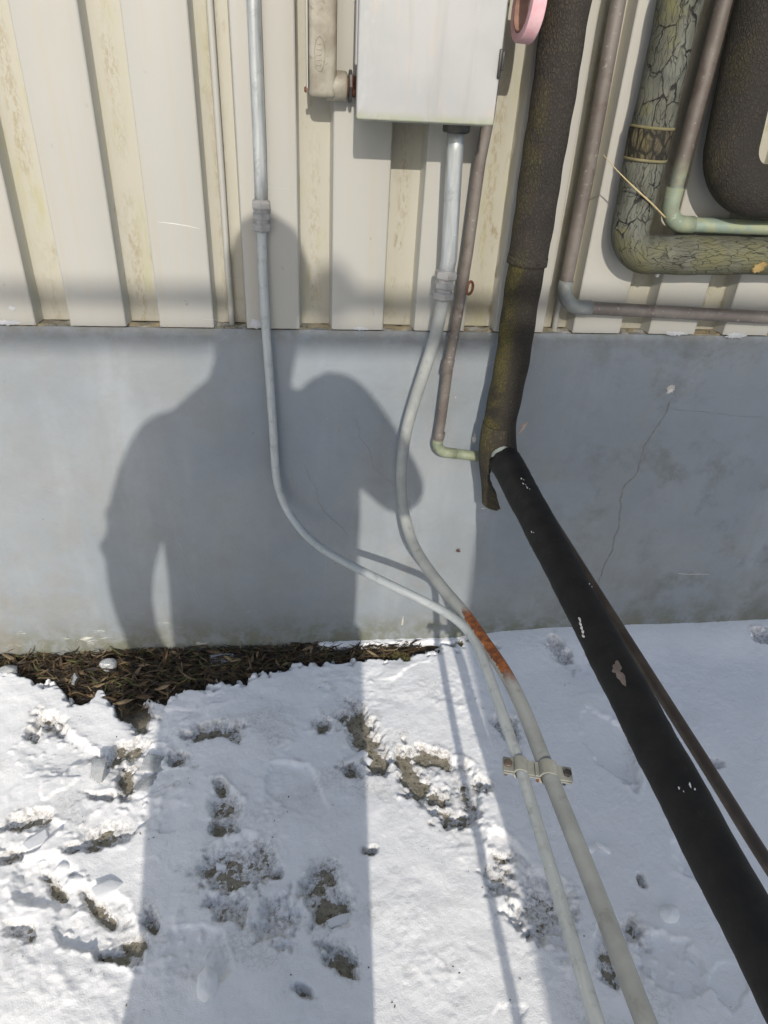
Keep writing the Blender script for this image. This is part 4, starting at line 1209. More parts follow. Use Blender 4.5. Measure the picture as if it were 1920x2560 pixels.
for q in PIECES:
    piece(q[0], q[1], q[2], q[3], q[4], q[5], q[6], q[7], q[8], q[9], q[10])

# ------------------------------------------------------------------ left conduit
def nut(c, axis, r, h, sides=6):
    return lathe(c, axis, [(-h / 2, r * 0.90), (-h / 2 + h * 0.18, r), (h / 2 - h * 0.18, r), (h / 2, r * 0.90)], sides)
def coupling(parent, c, axis, r_in, r_out):
    a = np.array(axis, float); a /= np.linalg.norm(a); c = np.array(c, float)
    obj('coupling_body', lathe(c, a, [(-0.027, r_in * 1.02), (-0.026, r_out * 0.80), (0.026, r_out * 0.80), (0.027, r_in * 1.02)], 28), COUPLING, parent, auto=40)
    for d, k, h in ((-0.0205, 1.06, 0.0145), (-0.0015, 1.0, 0.013), (0.0175, 1.06, 0.0150)):
        obj('hex_nut', nut(c + a * d, a, r_out * k, h), COUPLING, parent, smooth=False)

lc = thing('conduit', 'thinner galvanised conduit running down the left wall, then bending out over the snow', 'conduit', (-0.066, -0.014, 0.99))
up = resample_keep([np.array(q) for q in [(-0.0655, -0.0145, 3.0), (-0.0655, -0.0145, 1.42), (-0.0655, -0.0145, 1.222), (-0.0668, -0.0145, 1.117)]], 0.05)
obj('upper_tube', tube(up, 0.01145, 24), GALV, lc)
coupling(lc, (-0.0675, -0.0150, 1.097), (0.02, 0, 1), 0.0118, 0.0172)
lowpts = [(-0.0680, -0.0150, 1.085), (-0.0690, -0.0150, 1.00), (-0.0680, -0.0150, 0.90), (-0.0640, -0.0150, 0.76), (-0.0610, -0.0155, 0.65), (-0.0600, -0.0165, 0.58),
          (-0.0556, -0.0220, 0.5183), (-0.0379, -0.0360, 0.4667), (-0.0150, -0.0640, 0.4426), (0.0139, -0.1020, 0.4270), (0.0460, -0.1450, 0.4251), (0.1030, -0.2150, 0.4329), (0.1571, -0.2720, 0.4385),
          (0.2095, -0.3180, 0.4386), (0.2487, -0.3450, 0.4329), (0.2822, -0.3720, 0.4294), (0.3068, -0.4120, 0.4325), (0.3183, -0.4520, 0.4341), (0.3217, -0.5050, 0.4412), (0.3234, -0.5700, 0.4447), (0.3253, -0.6840, 0.4479),
          (0.3271, -0.7520, 0.4464), (0.3232, -0.9135, 0.4520), (0.3156, -1.1034, 0.4680), (0.305, -1.60, 0.49), (0.30, -3.0, 0.52)]
obj('lower_tube', tube(smooth_path(catmull(lowpts, 0.010), 4), 0.0090, 22), GREYPAINT, lc)

# ------------------------------------------------------------------ right conduit
rc = thing('conduit', 'thicker conduit dropping from the switch box and sweeping out, with a rusty bare stretch', 'conduit', (0.277, -0.06, 1.2))
obj('upper_tube', tube(resample_keep([np.array(q) for q in [(0.2723, -0.0600, 1.2663), (0.2826, -0.0600, 1.0374), (0.2789, -0.0600, 1.0029)]], 0.04), 0.0150, 26), GALV, rc)
cc0 = np.array((0.2783, -0.0600, 0.9906))
coupling(rc, cc0, (0.2826 - cc0[0], 0, 0.06), 0.0150, 0.0205)
bp = [(0.2786, -0.0600, 0.9782), (0.2761, -0.0580, 0.9304), (0.2693, -0.0550, 0.8773), (0.2568, -0.0520, 0.8169), (0.2410, -0.0500, 0.7466), (0.2265, -0.0500, 0.6668), (0.2218, -0.0520, 0.5930), (0.2244, -0.0580, 0.5240),
      (0.2330, -0.0780, 0.4674), (0.2433, -0.1280, 0.4373), (0.2582, -0.2017, 0.4320), (0.2878, -0.3016, 0.4320), (0.3138, -0.3761, 0.4340), (0.3361, -0.4638, 0.4360), (0.3556, -0.5454, 0.4380), (0.3658, -0.6312, 0.4400),
      (0.3678, -0.7112, 0.4420), (0.3692, -0.7607, 0.4430), (0.3731, -0.9439, 0.4520), (0.3707, -1.1082, 0.4680), (0.382, -1.6, 0.49), (0.372, -3.0, 0.52)]
obj('lower_tube', tube(smooth_path(catmull(bp, 0.010), 4), 0.0126, 26), RUSTY, rc)
hub = np.array((0.2734, -0.0600, 1.2565))
obj('hub', nut((hub[0], -0.06, 1.257), (0, 0, 1), 0.024, 0.016, 8), DARKSTEEL, rc, smooth=False)

# ------------------------------------------------------------------ clamp joining the two conduits
c1 = np.array((0.3271, -0.7520, 0.4464)); c2 = np.array((0.3692, -0.7607, 0.4430))
cm = (c1 + c2) / 2
cl = thing('conduit_clamp', 'pair of stained zinc strap clamps tying the two conduits together above the snow', 'clamp', tuple(cm))
def strap(c, r, sign, wd=0.025, ear_l=0.012, ear_r=0.016, th=0.0028, side=(1, 0, 0)):
    """half clamp: an omega band lying over (sign=1) or under (sign=-1) the tube, tube along -y."""
    sx = np.array(side, float); sz = np.array((0, 0, 1.0)); sy = np.cross(sz, sx)
    prof = [(-r - ear_l, 0.0012), (-r - 0.002, 0.0012)]
    for k in range(9):
        t = math.pi * (1 - k / 8)
        prof.append((math.cos(t) * (r + 0.0002), max(0.0012, math.sin(t) * (r + 0.0012))))
    prof += [(r + 0.002, 0.0012), (r + ear_r, 0.0012)]
    V = []; F = []; m = len(prof)
    for yy in (-wd / 2, wd / 2):
        for k, (a, b) in enumerate(prof):
            a0, b0 = prof[max(k - 1, 0)]; a1, b1 = prof[min(k + 1, m - 1)]
            nx_, nz_ = -(b1 - b0), (a1 - a0); l = math.hypot(nx_, nz_) or 1
            V.append(c + sx * a + sz * sign * b + sy * yy)
            V.append(c + sx * (a + nx_ / l * th) + sz * sign * (b + nz_ / l * th) + sy * yy)
    n2 = 2 * m
    for k in range(m - 1):
        a = 2 * k
        F += [(a, a + 2, n2 + a + 2, n2 + a), (a + 1, n2 + a + 1, n2 + a + 3, a + 3), (a, a + 1, a + 3, a + 2), (n2 + a, n2 + a + 2, n2 + a + 3, n2 + a + 1)]
    F += [(0, n2, n2 + 1, 1), (2 * m - 2, 2 * m - 1, n2 + 2 * m - 1, n2 + 2 * m - 2)]
    return V, F
gap = np.linalg.norm(c2 - c1)
sdv = (c2 - c1) / gap
for sgn in (1, -1):
    recalc(obj('clamp_half', strap(c1, 0.0090, sgn, ear_l=0.018, ear_r=gap / 2 - 0.0096, side=sdv), CLAMPZINC, cl, auto=40))
    recalc(obj('clamp_half', strap(c2, 0.0126, sgn, ear_l=gap / 2 - 0.0132, ear_r=0.024, side=sdv), CLAMPZINC, cl, auto=40))
b1 = c1 - sdv * 0.0200; b2 = c2 + sdv * 0.0290
for k, bb in enumerate((b1, b2)):
    bo = obj('bolt', join(nut(bb + np.array((0, 0, 0.0060)), (0, 0, 1), 0.0068, 0.005, 18 if k == 0 else 6), lathe(bb, (0, 0, 1), [(-0.022, 0.0028), (0.006, 0.0028)], 12), nut(bb - np.array((0, 0, 0.006)), (0, 0, 1), 0.0058, 0.004)), BOLT if k == 0 else DARKSTEEL, cl, smooth=False)
mid = c1 + sdv * (gap / 2 - 0.001)
obj('bolt', join(nut(mid + np.array((0.006, -0.009, -0.006)), (0, 0, 1), 0.0052, 0.004), lathe(mid + np.array((0.006, -0.009, -0.004)), (0, 0, 1), [(-0.012, 0.0025), (0.004, 0.0025)], 12)), RUST, cl, smooth=False)

# ------------------------------------------------------------------ switch box and its side fitting
BX0, BX1, BZ0, BZ1, BYF = 0.0945, 0.3185, 1.2675, 1.78, -0.140
sb = thing('switch_box', 'pale grey metal switch box with rounded lid hung on the ribbed wall', 'electrical box', ((BX0 + BX1) / 2, -0.0, BZ0))
cxm = (BX0 + BX1) / 2; wdt = BX1 - BX0
obj('body', box((cxm + 0.002, -0.0595, (BZ0 + BZ1) / 2 + 0.004), (wdt - 0.012, 0.117, BZ1 - BZ0 - 0.010), 0.003), BOXPAINT, sb, auto=40)
obj('lid', box((cxm, BYF + 0.011, (BZ0 + BZ1) / 2), (wdt, 0.022, BZ1 - BZ0), 0.0035, seg=3), BOXPAINT, sb, auto=40)
obj('hinge', box((BX0 + 0.001, -0.105, 1.41), (0.006, 0.018, 0.14), 0.002), BOXPAINT, sb)
lx, lz = 0.3164, 1.3528
obj('latch', join(box((lx, BYF - 0.0015, lz), (0.0055, 0.005, 0.040), 0.002), box((lx + 0.0035, BYF - 0.003, lz + 0.004), (0.004, 0.008, 0.026), 0.0015)), DARKSTEEL, sb)
obj('bottom_flange', box((cxm, -0.060, BZ0 - 0.0015), (wdt - 0.014, 0.10, 0.004), 0.001), BOXPAINT, sb)

fx0, fx1 = 0.0209, 0.0671
fz = 1.2900
ft = thing('conduit_fitting', 'grimy cast elbow fitting left of the switch box, joined to it by a rusty nipple', 'conduit fitting', ((fx0 + fx1) / 2, -0.025, fz))
fb = join(box(((fx0 + fx1) / 2, -0.027, fz + 0.11), (fx1 - fx0, 0.046, 0.22), 0.009, seg=4))
obj('body', fb, CAST, ft, auto=50)
nz = 1.3080
obj('outlet', lathe((fx1 - 0.016, -0.027, nz), (1, 0, 0), [(0.0, 0.0225), (0.012, 0.0225), (0.030, 0.0220), (0.033, 0.0215), (0.0345, 0.0190)], 28), CAST, ft, auto=50)
nip = []
for k in range(13):
    nip.append((0.0 + k * 0.0014, 0.0150 + (0.0012 if k % 2 else 0)))
obj('threaded_nipple', lathe((fx1 + 0.0175, -0.027, nz), (1, 0, 0), nip, 24), RUST, ft, auto=20)
obj('locknut', nut((BX0 - 0.0035, -0.027, nz), (1, 0, 0), 0.0245, 0.006, 8), DARKSTEEL, ft, smooth=False)
obj('cover', box((fx0 - 0.0022, -0.027, fz + 0.105), (0.003, 0.040, 0.185), 0.001), SIDING, ft)
for dz in (0.0105, 0.190):
    obj('cover_screw', lathe((fx0 - 0.0032, -0.034, fz + dz), (-1, 0, 0), [(0, 0.0046), (0.003, 0.0042), (0.0042, 0.0026)], 14), RUST if dz < 0.1 else DARKSTEEL, ft)
# worn embossed oval with raised illegible bars
em = []
ex, ez = (fx0 * 0.62 + fx1 * 0.38), 1.3517
ov = [np.array((ex + 0.0085 * math.cos(t), -0.0502, ez + 0.024 * math.sin(t))) for t in np.linspace(0, 2 * math.pi, 33)]
em.append(tube(ov, 0.0009, 6, cap=False)[:2])
for k in range(5):
    em.append(box((ex, -0.0502, ez - 0.015 + k * 0.0072), (0.0085 if k % 2 else 0.006, 0.0014, 0.0028), 0.0005))
obj('embossed_mark', join(*em), CAST, ft)
stub = tube([np.array((fx0 + 0.016, -0.027, z)) for z in (fz + 0.215, fz + 0.23, fz + 0.5, 2.4)], [0.019, 0.014, 0.014, 0.014], 20)
obj('conduit_stub', stub, GALV, ft)

# ------------------------------------------------------------------ tape roll hanging beside the box
tc = np.array((0.3621, -0.0980, 1.4312))
tr_ = thing('tape_roll', 'roll of pink tape with a brown cardboard core hanging beside the switch box', 'tape roll', tuple(tc))
ax = np.array((0.985, 0.06, -0.05)); ax /= np.linalg.norm(ax)
def ring(c, a, ro, ri, h, seg=48):
    a = np.array(a, float); u = np.cross(a, (0, 0, 1.0)); u /= np.linalg.norm(u); v = np.cross(a, u)
    V = []; F = []
    pr = [(-h / 2, ri), (-h / 2, ro - 0.001), (-h / 2 + 0.001, ro), (h / 2 - 0.001, ro), (h / 2, ro - 0.001), (h / 2, ri)]
    for d, r in pr:
        for k in range(seg):
            t = 2 * math.pi * k / seg
            V.append(c + a * d + u * r * math.cos(t) + v * r * math.sin(t))
    m = len(pr)
    for i in range(m):
        j = (i + 1) % m
        for k in range(seg):
            k2 = (k + 1) % seg
            F.append((i * seg + k, i * seg + k2, j * seg + k2, j * seg + k))
    return V, F
recalc(obj('tape', ring(tc, ax, 0.050, 0.037, 0.022), PINK, tr_, auto=40))
recalc(obj('core', ring(tc, ax, 0.0368, 0.0335, 0.0222), CORE, tr_, auto=40))
hk = thing('hook', 'small bent wire hook on the box side holding the tape roll', 'hook', (BX1, -0.098, tc[2] + 0.035))
obj('wire', tube(catmull([(BX1 - 0.004, -0.098, tc[2] + 0.034), tc + np.array((0, 0, 0.034)), tc + np.array((0.03, -0.01, 0.034)), tc + np.array((0.034, -0.01, 0.045))], 0.004), 0.0018, 8), DARKSTEEL, hk)

# ------------------------------------------------------------------ main black insulated pipe
mp = thing('insulated_pipe', 'cracked black foam covered pipe down the wall, elbowing out as a smooth black sleeve', 'insulated pipe', (0.4333, -0.0900, 0.6584))
top_r, bot_r = 0.0375, 0.0365
upper = catmull([(0.4725, -0.055, 3.1), (0.4372, -0.0550, 1.4444), (0.4371, -0.0550, 1.3254), (0.4370, -0.0550, 1.1921), (0.4368, -0.0560, 1.0350)], 0.012)
obj('upper_sleeve', tube(upper, lambda s: 0.0378, 40, disp=lambda th, s: 0.0007 * math.sin(th * 3 + s * 31) + 0.0006 * math.sin(s * 90 + th * 2), inner=0.72), FOAM_OLD, mp)
lower = catmull([(0.4367, -0.0560, 1.0411), (0.4357, -0.0590, 0.9445), (0.4341, -0.0640, 0.8402), (0.4289, -0.0720, 0.7549), (0.4242, -0.0820, 0.6924), (0.4281, -0.0900, 0.6584), (0.4352, -0.0940, 0.6308)], 0.010)
obj('lower_sleeve', tube(lower, lambda s: 0.0352, 40, disp=lambda th, s: 0.0008 * math.sin(th * 3 + s * 27) + 0.0007 * math.sin(s * 80 + th * 2), inner=0.75), FOAM_LOW, mp)
P_st = np.array((0.4369, -0.1350, 0.6329)); P_en = np.array((0.4387, -1.0000, 0.6450))
dirv = (P_en - P_st) / np.linalg.norm(P_en - P_st)
far = P_st + dirv * 2.95
far[1] = max(far[1], -3.02)
path = resample([P_st - dirv * 0.016, P_en, P_en + (P_en - P_st) * 2.25], 0.010)
path = [q for q in path if q[1] > -3.02]
rsj = np.random.RandomState(3)
def sleeve_r(s): return 0.0345 - 0.0056 * min(s / 0.45, 1.0)
edge_bumps = {}
def sleeve_disp(th, s):
    b = 0.0005 * math.sin(s * 41 + th) + 0.0007 * float(perlin(s * 75, th * 0.9, 3)) + 0.0005 * float(perlin(s * 160, th * 2, 5))
    if s < 0.012: b += 0.0030 * float(perlin(th * 2.2, s * 40, 8))
    return b
diag = obj('diagonal_sleeve', tube(path, sleeve_r, 40, disp=sleeve_disp, inner=0.70), FOAM_NEW, mp)
# bare pipe in the elbow gap, under pale tape
elb = catmull([(0.4233, -0.0820, 0.6990), (0.4249, -0.0920, 0.6707), (0.4283, -0.1080, 0.6476), (0.4369, -0.1350, 0.6329), P_st + dirv * 0.05], 0.006)
obj('taped_elbow', tube(elb, 0.0262, 28), PALETAPE, mp)
# torn strip of the old sleeve hanging behind the elbow
def flap():
    ax_p = catmull([(0.4225, -0.0820, 0.7045), (0.4222, -0.0850, 0.6649), (0.4267, -0.0820, 0.6080), (0.4379, -0.0800, 0.5467), (0.4470, -0.0780, 0.5005)], 0.006)
    P, T, N, B = frames(ax_p)
    V = []; F = []; U = []; m = 15
    rs = np.random.RandomState(2)
    L = len(P)
    s = 0.0
    rows = []
    for i in range(L):
        t = i / (L - 1)
        a0 = math.radians(-55 + 10 * t + 6 * math.sin(t * 9)); a1 = math.radians(100 - 52 * sstep(0.10, 0.50, t) + 6 * math.sin(t * 17) + 3 * rs.randn() * (t > 0.3) + 40 * sstep(0.55, 1.0, t))
        ro = 0.0362 + 0.002 * math.sin(t * 6); ri = ro - 0.0125
        row = []
        for j in range(m):
            # angles measured so that 0 faces the left wall side (-x), positive towards the viewer
            th = a0 + (a1 - a0) * j / (m - 1)
            d = np.array((-math.cos(th), -math.sin(th), 0))
            row.append((P[i] + d * ro, P[i] + d * ri, th))
        rows.append(row)
    for i in range(L):
        for j in range(m): V.append(rows[i][j][0])
    off = len(V)
    for i in range(L):
        for j in range(m): V.append(rows[i][j][1])
    def q(a, b, c, d): 
        F.append((a, b, c, d))
        for v in (a, b, c, d):
            k = v % off; U.append((rows[k // m][k % m][2] * 0.036, (k // m) * 0.006))
    for i in range(L - 1):
        for j in range(m - 1):
            a = i * m + j
            q(a, a + 1, a + m + 1, a + m); q(off + a, off + a + m, off + a + m + 1, off + a + 1)
        for j in (0, m - 1):
            a = i * m + j; q(a, a + m, off + a + m, off + a)
    for i in (0, L - 1):
        for j in range(m - 1):
            a = i * m + j; q(a, a + 1, off + a + 1, off + a)
    return V, F, U
recalc(obj('torn_flap', flap(), FOAM_FLAP, mp, auto=60))
# band where the upper sleeve laps the lower
obj('sleeve_joint', tube(catmull([(0.4368, -0.0560, 1.0462), (0.4364, -0.0560, 1.0316)], 0.004), 0.0386, 40, disp=lambda th, s: 0.0006 * math.sin(th * 5)), FOAM_OLD, mp)
# pale scars and a peeled spot on the smooth sleeve
def on_sleeve(s, th, lift=0.0006):
    """a point on the diagonal sleeve s metres out, th = 0 up, + to the right."""
    side = np.cross(dirv, (0, 0, 1.0)); side /= np.linalg.norm(side); upv = np.cross(side, dirv)
    if side[0] < 0: side = -side
    r = sleeve_r(s) + lift
    return P_st + dirv * s + upv * r * math.cos(th) + side * r * math.sin(th)
def sleeve_patch(s0, th0, ls, lt, seed, rough=0.5, lift=0.0012):
    rs = np.random.RandomState(seed); n = 26; V = [on_sleeve(s0, th0, lift)]; F = []
    for ring_, sc, lf in ((0, 0.6, lift), (1, 1.0, -0.0008)):
        for k in range(n):
            t = 2 * math.pi * k / n; r = sc * (1 - rough * (0.45 + 0.30 * math.sin(2 * t + seed) + 0.22 * math.sin(3 * t + seed * 2.1) + 0.13 * math.sin(7 * t + seed) + 0.16 * rs.rand()))
            V.append(on_sleeve(s0 + ls * r * math.cos(t), th0 + lt * r * math.sin(t) / 0.03, lf))
    F += [(0, 1 + k, 1 + (k + 1) % n) for k in range(n)]
    F += [(1 + k, 1 + n + k, 1 + n + (k + 1) % n, 1 + (k + 1) % n) for k in range(n)]
    return V, F
def patch_at(name, img_s, th, ls, lt, seed, mat, rough=0.5):
    recalc(obj(name, sleeve_patch(img_s, th, ls, lt, seed, rough), mat, diag))
SL = (0.8650)
MK = [(0.636, -0.500), (0.528, -1.150), (0.116, -0.200), (0.136, -0.250), (0.152, -0.150), (0.276, -1.150), (0.820, -0.100), (0.820, -0.550), (0.444, 0.550)]
patch_at('peeled_spot', MK[0][0], MK[0][1], 0.030, 0.017, 5, PEEL, 0.75)
for k_, (ds, dt) in enumerate(((-0.012, 0.14), (-0.004, 0.06), (0.004, 0.0), (0.011, -0.04), (0.017, -0.14))):
    patch_at('paint_smear', MK[1][0] + ds, MK[1][1] + dt, 0.0055, 0.0026, 30 + k_, WHITEPAINT, 0.5)
for k_, (q_, ls, lt) in enumerate(((2, 0.0045, 0.0012), (3, 0.005, 0.0022), (4, 0.006, 0.0022), (5, 0.004, 0.0012), (6, 0.006, 0.0024), (7, 0.004, 0.0014), (8, 0.003, 0.001))):
    patch_at('paint_smear', MK[q_][0], MK[q_][1], ls, lt, 40 + k_, WHITEPAINT if q_ < 6 else SLABSNOW, 0.8)
    patch_at('paint_smear', MK[q_][0] + 0.006, MK[q_][1] + 0.10, ls * 0.5, lt * 0.5, 60 + k_, WHITEPAINT if q_ < 6 else SLABSNOW, 0.8)


# ------------------------------------------------------------------ copper lines
def clip_on(parent, c, axis, r, h, mat):
    a = np.array(axis, float); a /= np.linalg.norm(a)
    obj('coupling', lathe(np.array(c), a, [(-h / 2, r * 0.95), (-h / 2 + 0.001, r), (h / 2 - 0.001, r), (h / 2, r * 0.95)], 28), mat, parent, auto=40)

k1 = thing('copper_pipe', 'thin brown copper pipe left of the black pipe, passing behind it over the snow', 'copper pipe', (0.3068, -0.0300, 0.8239))
kp = [(0.352, -0.030, 2.2), (0.3347, -0.0300, 1.2717), (0.3282, -0.0300, 1.2047), (0.3239, -0.0300, 1.0433), (0.3174, -0.0300, 0.9231), (0.3098, -0.0300, 0.8239), (0.3062, -0.0300, 0.6916), (0.3017, -0.0300, 0.6100), (0.3253, -0.0305, 0.6065)]
obj('riser', tube(fillet(kp, 0.026, 10, 0.02), 0.0108, 22), COPPER, k1)
for (a_, b_) in (((0.3091, -0.0300, 0.8158), (0.3089, -0.0300, 0.8034)), ((0.3088, -0.0300, 0.7993), (0.3081, -0.0300, 0.7910))):
    a_ = np.array(a_); b_ = np.array(b_)
for c0, hh in (((0.3083, -0.0300, 0.8137), 0.030), ((0.3053, -0.0300, 0.6508), 0.016)):
    clip_on(k1, c0, (0.10, 0, 1), 0.0122, hh, COPPER)
obj('elbow', tube(fillet([(0.3032, -0.0300, 0.6392), (0.3017, -0.0300, 0.6100), (0.3479, -0.0310, 0.6043)], 0.026, 10, 0.02), 0.0120, 22), VERD_L, k1)
obj('branch', tube([np.array(q) for q in [(0.3425, -0.0310, 0.6049), (0.3746, -0.0330, 0.6016), (0.4133, -0.0360, 0.5975)]], 0.0116, 22), VERD_L, k1)
outp = [(0.4111, -0.0360, 0.5982), (0.4586, -0.0500, 0.5899), (0.4986, -0.1200, 0.5699), (0.4980, -0.3200, 0.5893), (0.5092, -0.4918, 0.5850), (0.5346, -0.7128, 0.5650), (0.5538, -0.8709, 0.5500), (0.5700, -0.9856, 0.5350)]
q1 = np.array(outp[-1]); q0 = np.array(outp[-2])
outp.append(tuple(q1 + (q1 - q0) * np.array((1.0, 1.0, 0.3)) * ((-3.02 - q1[1]) / (q1[1] - q0[1]))))
obj('outward_run', tube(smooth_path(catmull(outp, 0.015), 3), 0.0090, 22), SHADECOPPER, k1)

k2 = thing('copper_pipe', 'long weathered copper pipe whose lower run passes just above the foundation at right', 'copper pipe', (0.5352, -0.0200, 0.9399))
obj('run', tube(fillet([(0.60, -0.019, 3.1), (0.5349, -0.0190, 1.4514), (0.5380, -0.0190, 1.1910), (0.5356, -0.0190, 0.9396), (0.9976, -0.0190, 0.9240), (3.0, -0.019, 0.9240)], 0.040, 12, 0.03), 0.0131, 26), COPPER, k2)
obj('elbow', tube(fillet([(0.5361, -0.0190, 0.9922), (0.5356, -0.0190, 0.9396), (0.5986, -0.0190, 0.9374)], 0.040, 12, 0.02), 0.0148, 26), mat_simple('blue_grey_fitting', (0.155, 0.165, 0.165), (0.22, 0.235, 0.22), 30, 0.55, 0.1, 0.3, 140, (0.28, 0.29, 0.25)), k2)

k3 = thing('copper_pipe', 'green tinged copper pipe with its elbow nested inside the cracked olive pipe', 'copper pipe', (0.7101, -0.0280, 1.1083))
obj('run', tube(fillet([(0.80, -0.028, 3.1), (0.7157, -0.0280, 1.4609), (0.7123, -0.0280, 1.1984), (0.7104, -0.0280, 1.1074), (0.9250, -0.0280, 1.1051), (3.0, -0.028, 1.1051)], 0.036, 12, 0.03), 0.0142, 26), COPPER_G, k3)
obj('elbow', tube(fillet([(0.7116, -0.0280, 1.1721), (0.7104, -0.0280, 1.1074), (0.7660, -0.0280, 1.1065)], 0.036, 12, 0.02), 0.0162, 26), VERD, k3)

# ------------------------------------------------------------------ olive crazed pipe and the big black one
ol = thing('insulated_pipe', 'olive grey insulated pipe with wide black cracks and a dark band', 'insulated pipe', (0.6307, -0.0470, 1.0507))
olp = fillet([(0.735, -0.047, 3.1), (0.6295, -0.0470, 1.4553), (0.6303, -0.0470, 1.1980), (0.6333, -0.0470, 1.0517), (0.9317, -0.0470, 1.0565), (3.0, -0.047, 1.0565)], 0.050, 14, 0.012)
olp = [q for q in olp if q[2] < 1.9 and q[0] < 1.9]
obj('sleeve', tube(olp, 0.0362, 44, disp=lambda th, s: 0.0008 * math.sin(th * 2 + s * 25) + 0.0006 * math.sin(s * 75)), OLIVE, ol)
bnd = catmull([(0.6300, -0.0470, 1.2724), (0.6302, -0.0470, 1.2188)], 0.006)
obj('band', tube(bnd, 0.0386, 40, disp=lambda th, s: 0.0007 * math.sin(th * 4 + s * 60)), mat_black_foam('dark_band_foam', (0.060, 0.052, 0.036), (0.10, 0.085, 0.05), (0.13, 0.11, 0.04), 0.6, 0.9, 70), ol)
for qa, qb in ((((0.6300, -0.0470, 1.2738)), ((0.6299, -0.0470, 1.2694))), (((0.6301, -0.0470, 1.2226)), ((0.6300, -0.0470, 1.2180)))):
    obj('band_rim', tube([np.array(qa), np.array(qb)], 0.0394, 40), mat_simple('olive_rim', (0.15, 0.13, 0.06), (0.20, 0.175, 0.09), 40, 0.8), ol)
obj('tan_patch', splat(0.8970, 1.0434, 0.018, 0.011, 90, 0.5, rough=0.4, proud=0.001, ycent=-0.0835), mat_simple('ochre_patch', (0.24, 0.16, 0.05), (0.31, 0.22, 0.09), 60, 0.8), ol)
ic = np.array((0.7121, -0.0430, 1.0223))
icicle = obj('icicle', lathe(ic, (0, 0, -1), [(-0.006, 0.0075), (0.004, 0.0062), (0.011, 0.0040), (0.0135, 0.0015)], 14), ICE, loc=tuple(ic))
tag(icicle, 'tiny icicle drip hanging under the olive pipe elbow', 'icicle')

bb_ = thing('insulated_pipe', 'thickest matt black insulated pipe curving off at the upper right corner', 'insulated pipe', (0.7873, -0.0600, 1.1771))
bbp = fillet([(0.925, -0.060, 3.1), (0.7678, -0.0600, 1.4623), (0.7807, -0.0600, 1.2591), (0.7850, -0.0600, 1.1730), (0.9185, -0.0600, 1.1751), (3.0, -0.060, 1.1751)], 0.088, 18, 0.02)
obj('sleeve', tube(bbp, 0.0462, 44, disp=lambda th, s: 0.0009 * math.sin(th * 3 + s * 19)), FOAM_DARK, bb_)

# ------------------------------------------------------------------ small things on the wall
ey = np.array((0.3364, -0.0300, 0.9763))
eb = thing('eye_bolt', 'rusty eye bolt screwed into the siding right of the copper pipe', 'eye bolt', (ey[0], -0.0, ey[2]))
tt = np.linspace(0, 2 * math.pi, 25)
er = 0.0098
obj('eye', tube([ey + np.array((er * 0.75 * math.cos(t), er * 0.65 * math.cos(t), er * 1.25 * math.sin(t))) for t in tt], 0.0028, 10, cap=False), RUST, eb)
obj('shank', tube([np.array((ey[0] - 0.006, 0.002, ey[2] + 0.001)), ey + np.array((-0.0065, -0.004, 0.001))], 0.003, 10), RUST, eb)
obj('washer', lathe((ey[0] - 0.006, 0.0005, ey[2] + 0.001), (0, -1, 0), [(0, 0.0075), (0.0022, 0.0072)], 18), RUST, eb)

st = [(0.5344, -0.0850, 1.2277), (0.5614, -0.0880, 1.2062), (0.6023, -0.0900, 1.1777), (0.6412, -0.0860, 1.1535), (0.6876, -0.0650, 1.1247)]
straw = obj('dry_stalk', tube(catmull(st, 0.006), lambda s: 0.0005 + 0.0011 * min(s / 0.1, 1), 8), STRAW, loc=tuple(st[2]))
tag(straw, 'dry straw coloured grass stalk caught across the cracked olive pipe', 'grass stalk')

bg_ = np.array((0.3905, 0.0000, 0.3071))
by = wall_y(bg_[0], bg_[2])
bug = thing('insect', 'small dark red beetle clinging to the grey foundation between conduit and black pipe', 'insect', (bg_[0], by, bg_[2]))
def ellipsoid(c, r, seg=12, rg=8, rot=0.0):
    V = []; F = []
    for i in range(rg + 1):
        ph = math.pi * i / rg
        for k in range(seg):
            t = 2 * math.pi * k / seg
            a, b, d = r[0] * math.sin(ph) * math.cos(t), r[1] * math.sin(ph) * math.sin(t), r[2] * math.cos(ph)
            V.append((c[0] + a * math.cos(rot) - d * math.sin(rot), c[1] + b, c[2] + a * math.sin(rot) + d * math.cos(rot)))
    for i in range(rg):
        for k in range(seg):
            F.append((i * seg + k, i * seg + (k + 1) % seg, (i + 1) * seg + (k + 1) % seg, (i + 1) * seg + k))
    return V, F
BUGM = mat_simple('dark_red_shell', (0.050, 0.012, 0.010), (0.085, 0.022, 0.016), 200, 0.35)
obj('shell', ellipsoid((bg_[0], by - 0.0026, bg_[2]), (0.0052, 0.0026, 0.0036), rot=-0.35), BUGM, bug)
obj('head', ellipsoid((bg_[0] + 0.0052, by - 0.0022, bg_[2] - 0.0019), (0.0019, 0.0016, 0.0019)), DARKSTEEL, bug)
for k in range(6):
    sgn = 1 if k < 3 else -1
    bx = bg_[0] - 0.003 + (k % 3) * 0.003
    obj('leg', tube([np.array((bx, by - 0.0015, bg_[2])), np.array((bx + 0.0015, by - 0.0026, bg_[2] + sgn * 0.0045)), np.array((bx + 0.003, by - 0.0002, bg_[2] + sgn * 0.0062))], 0.00035, 6), DARKSTEEL, bug)

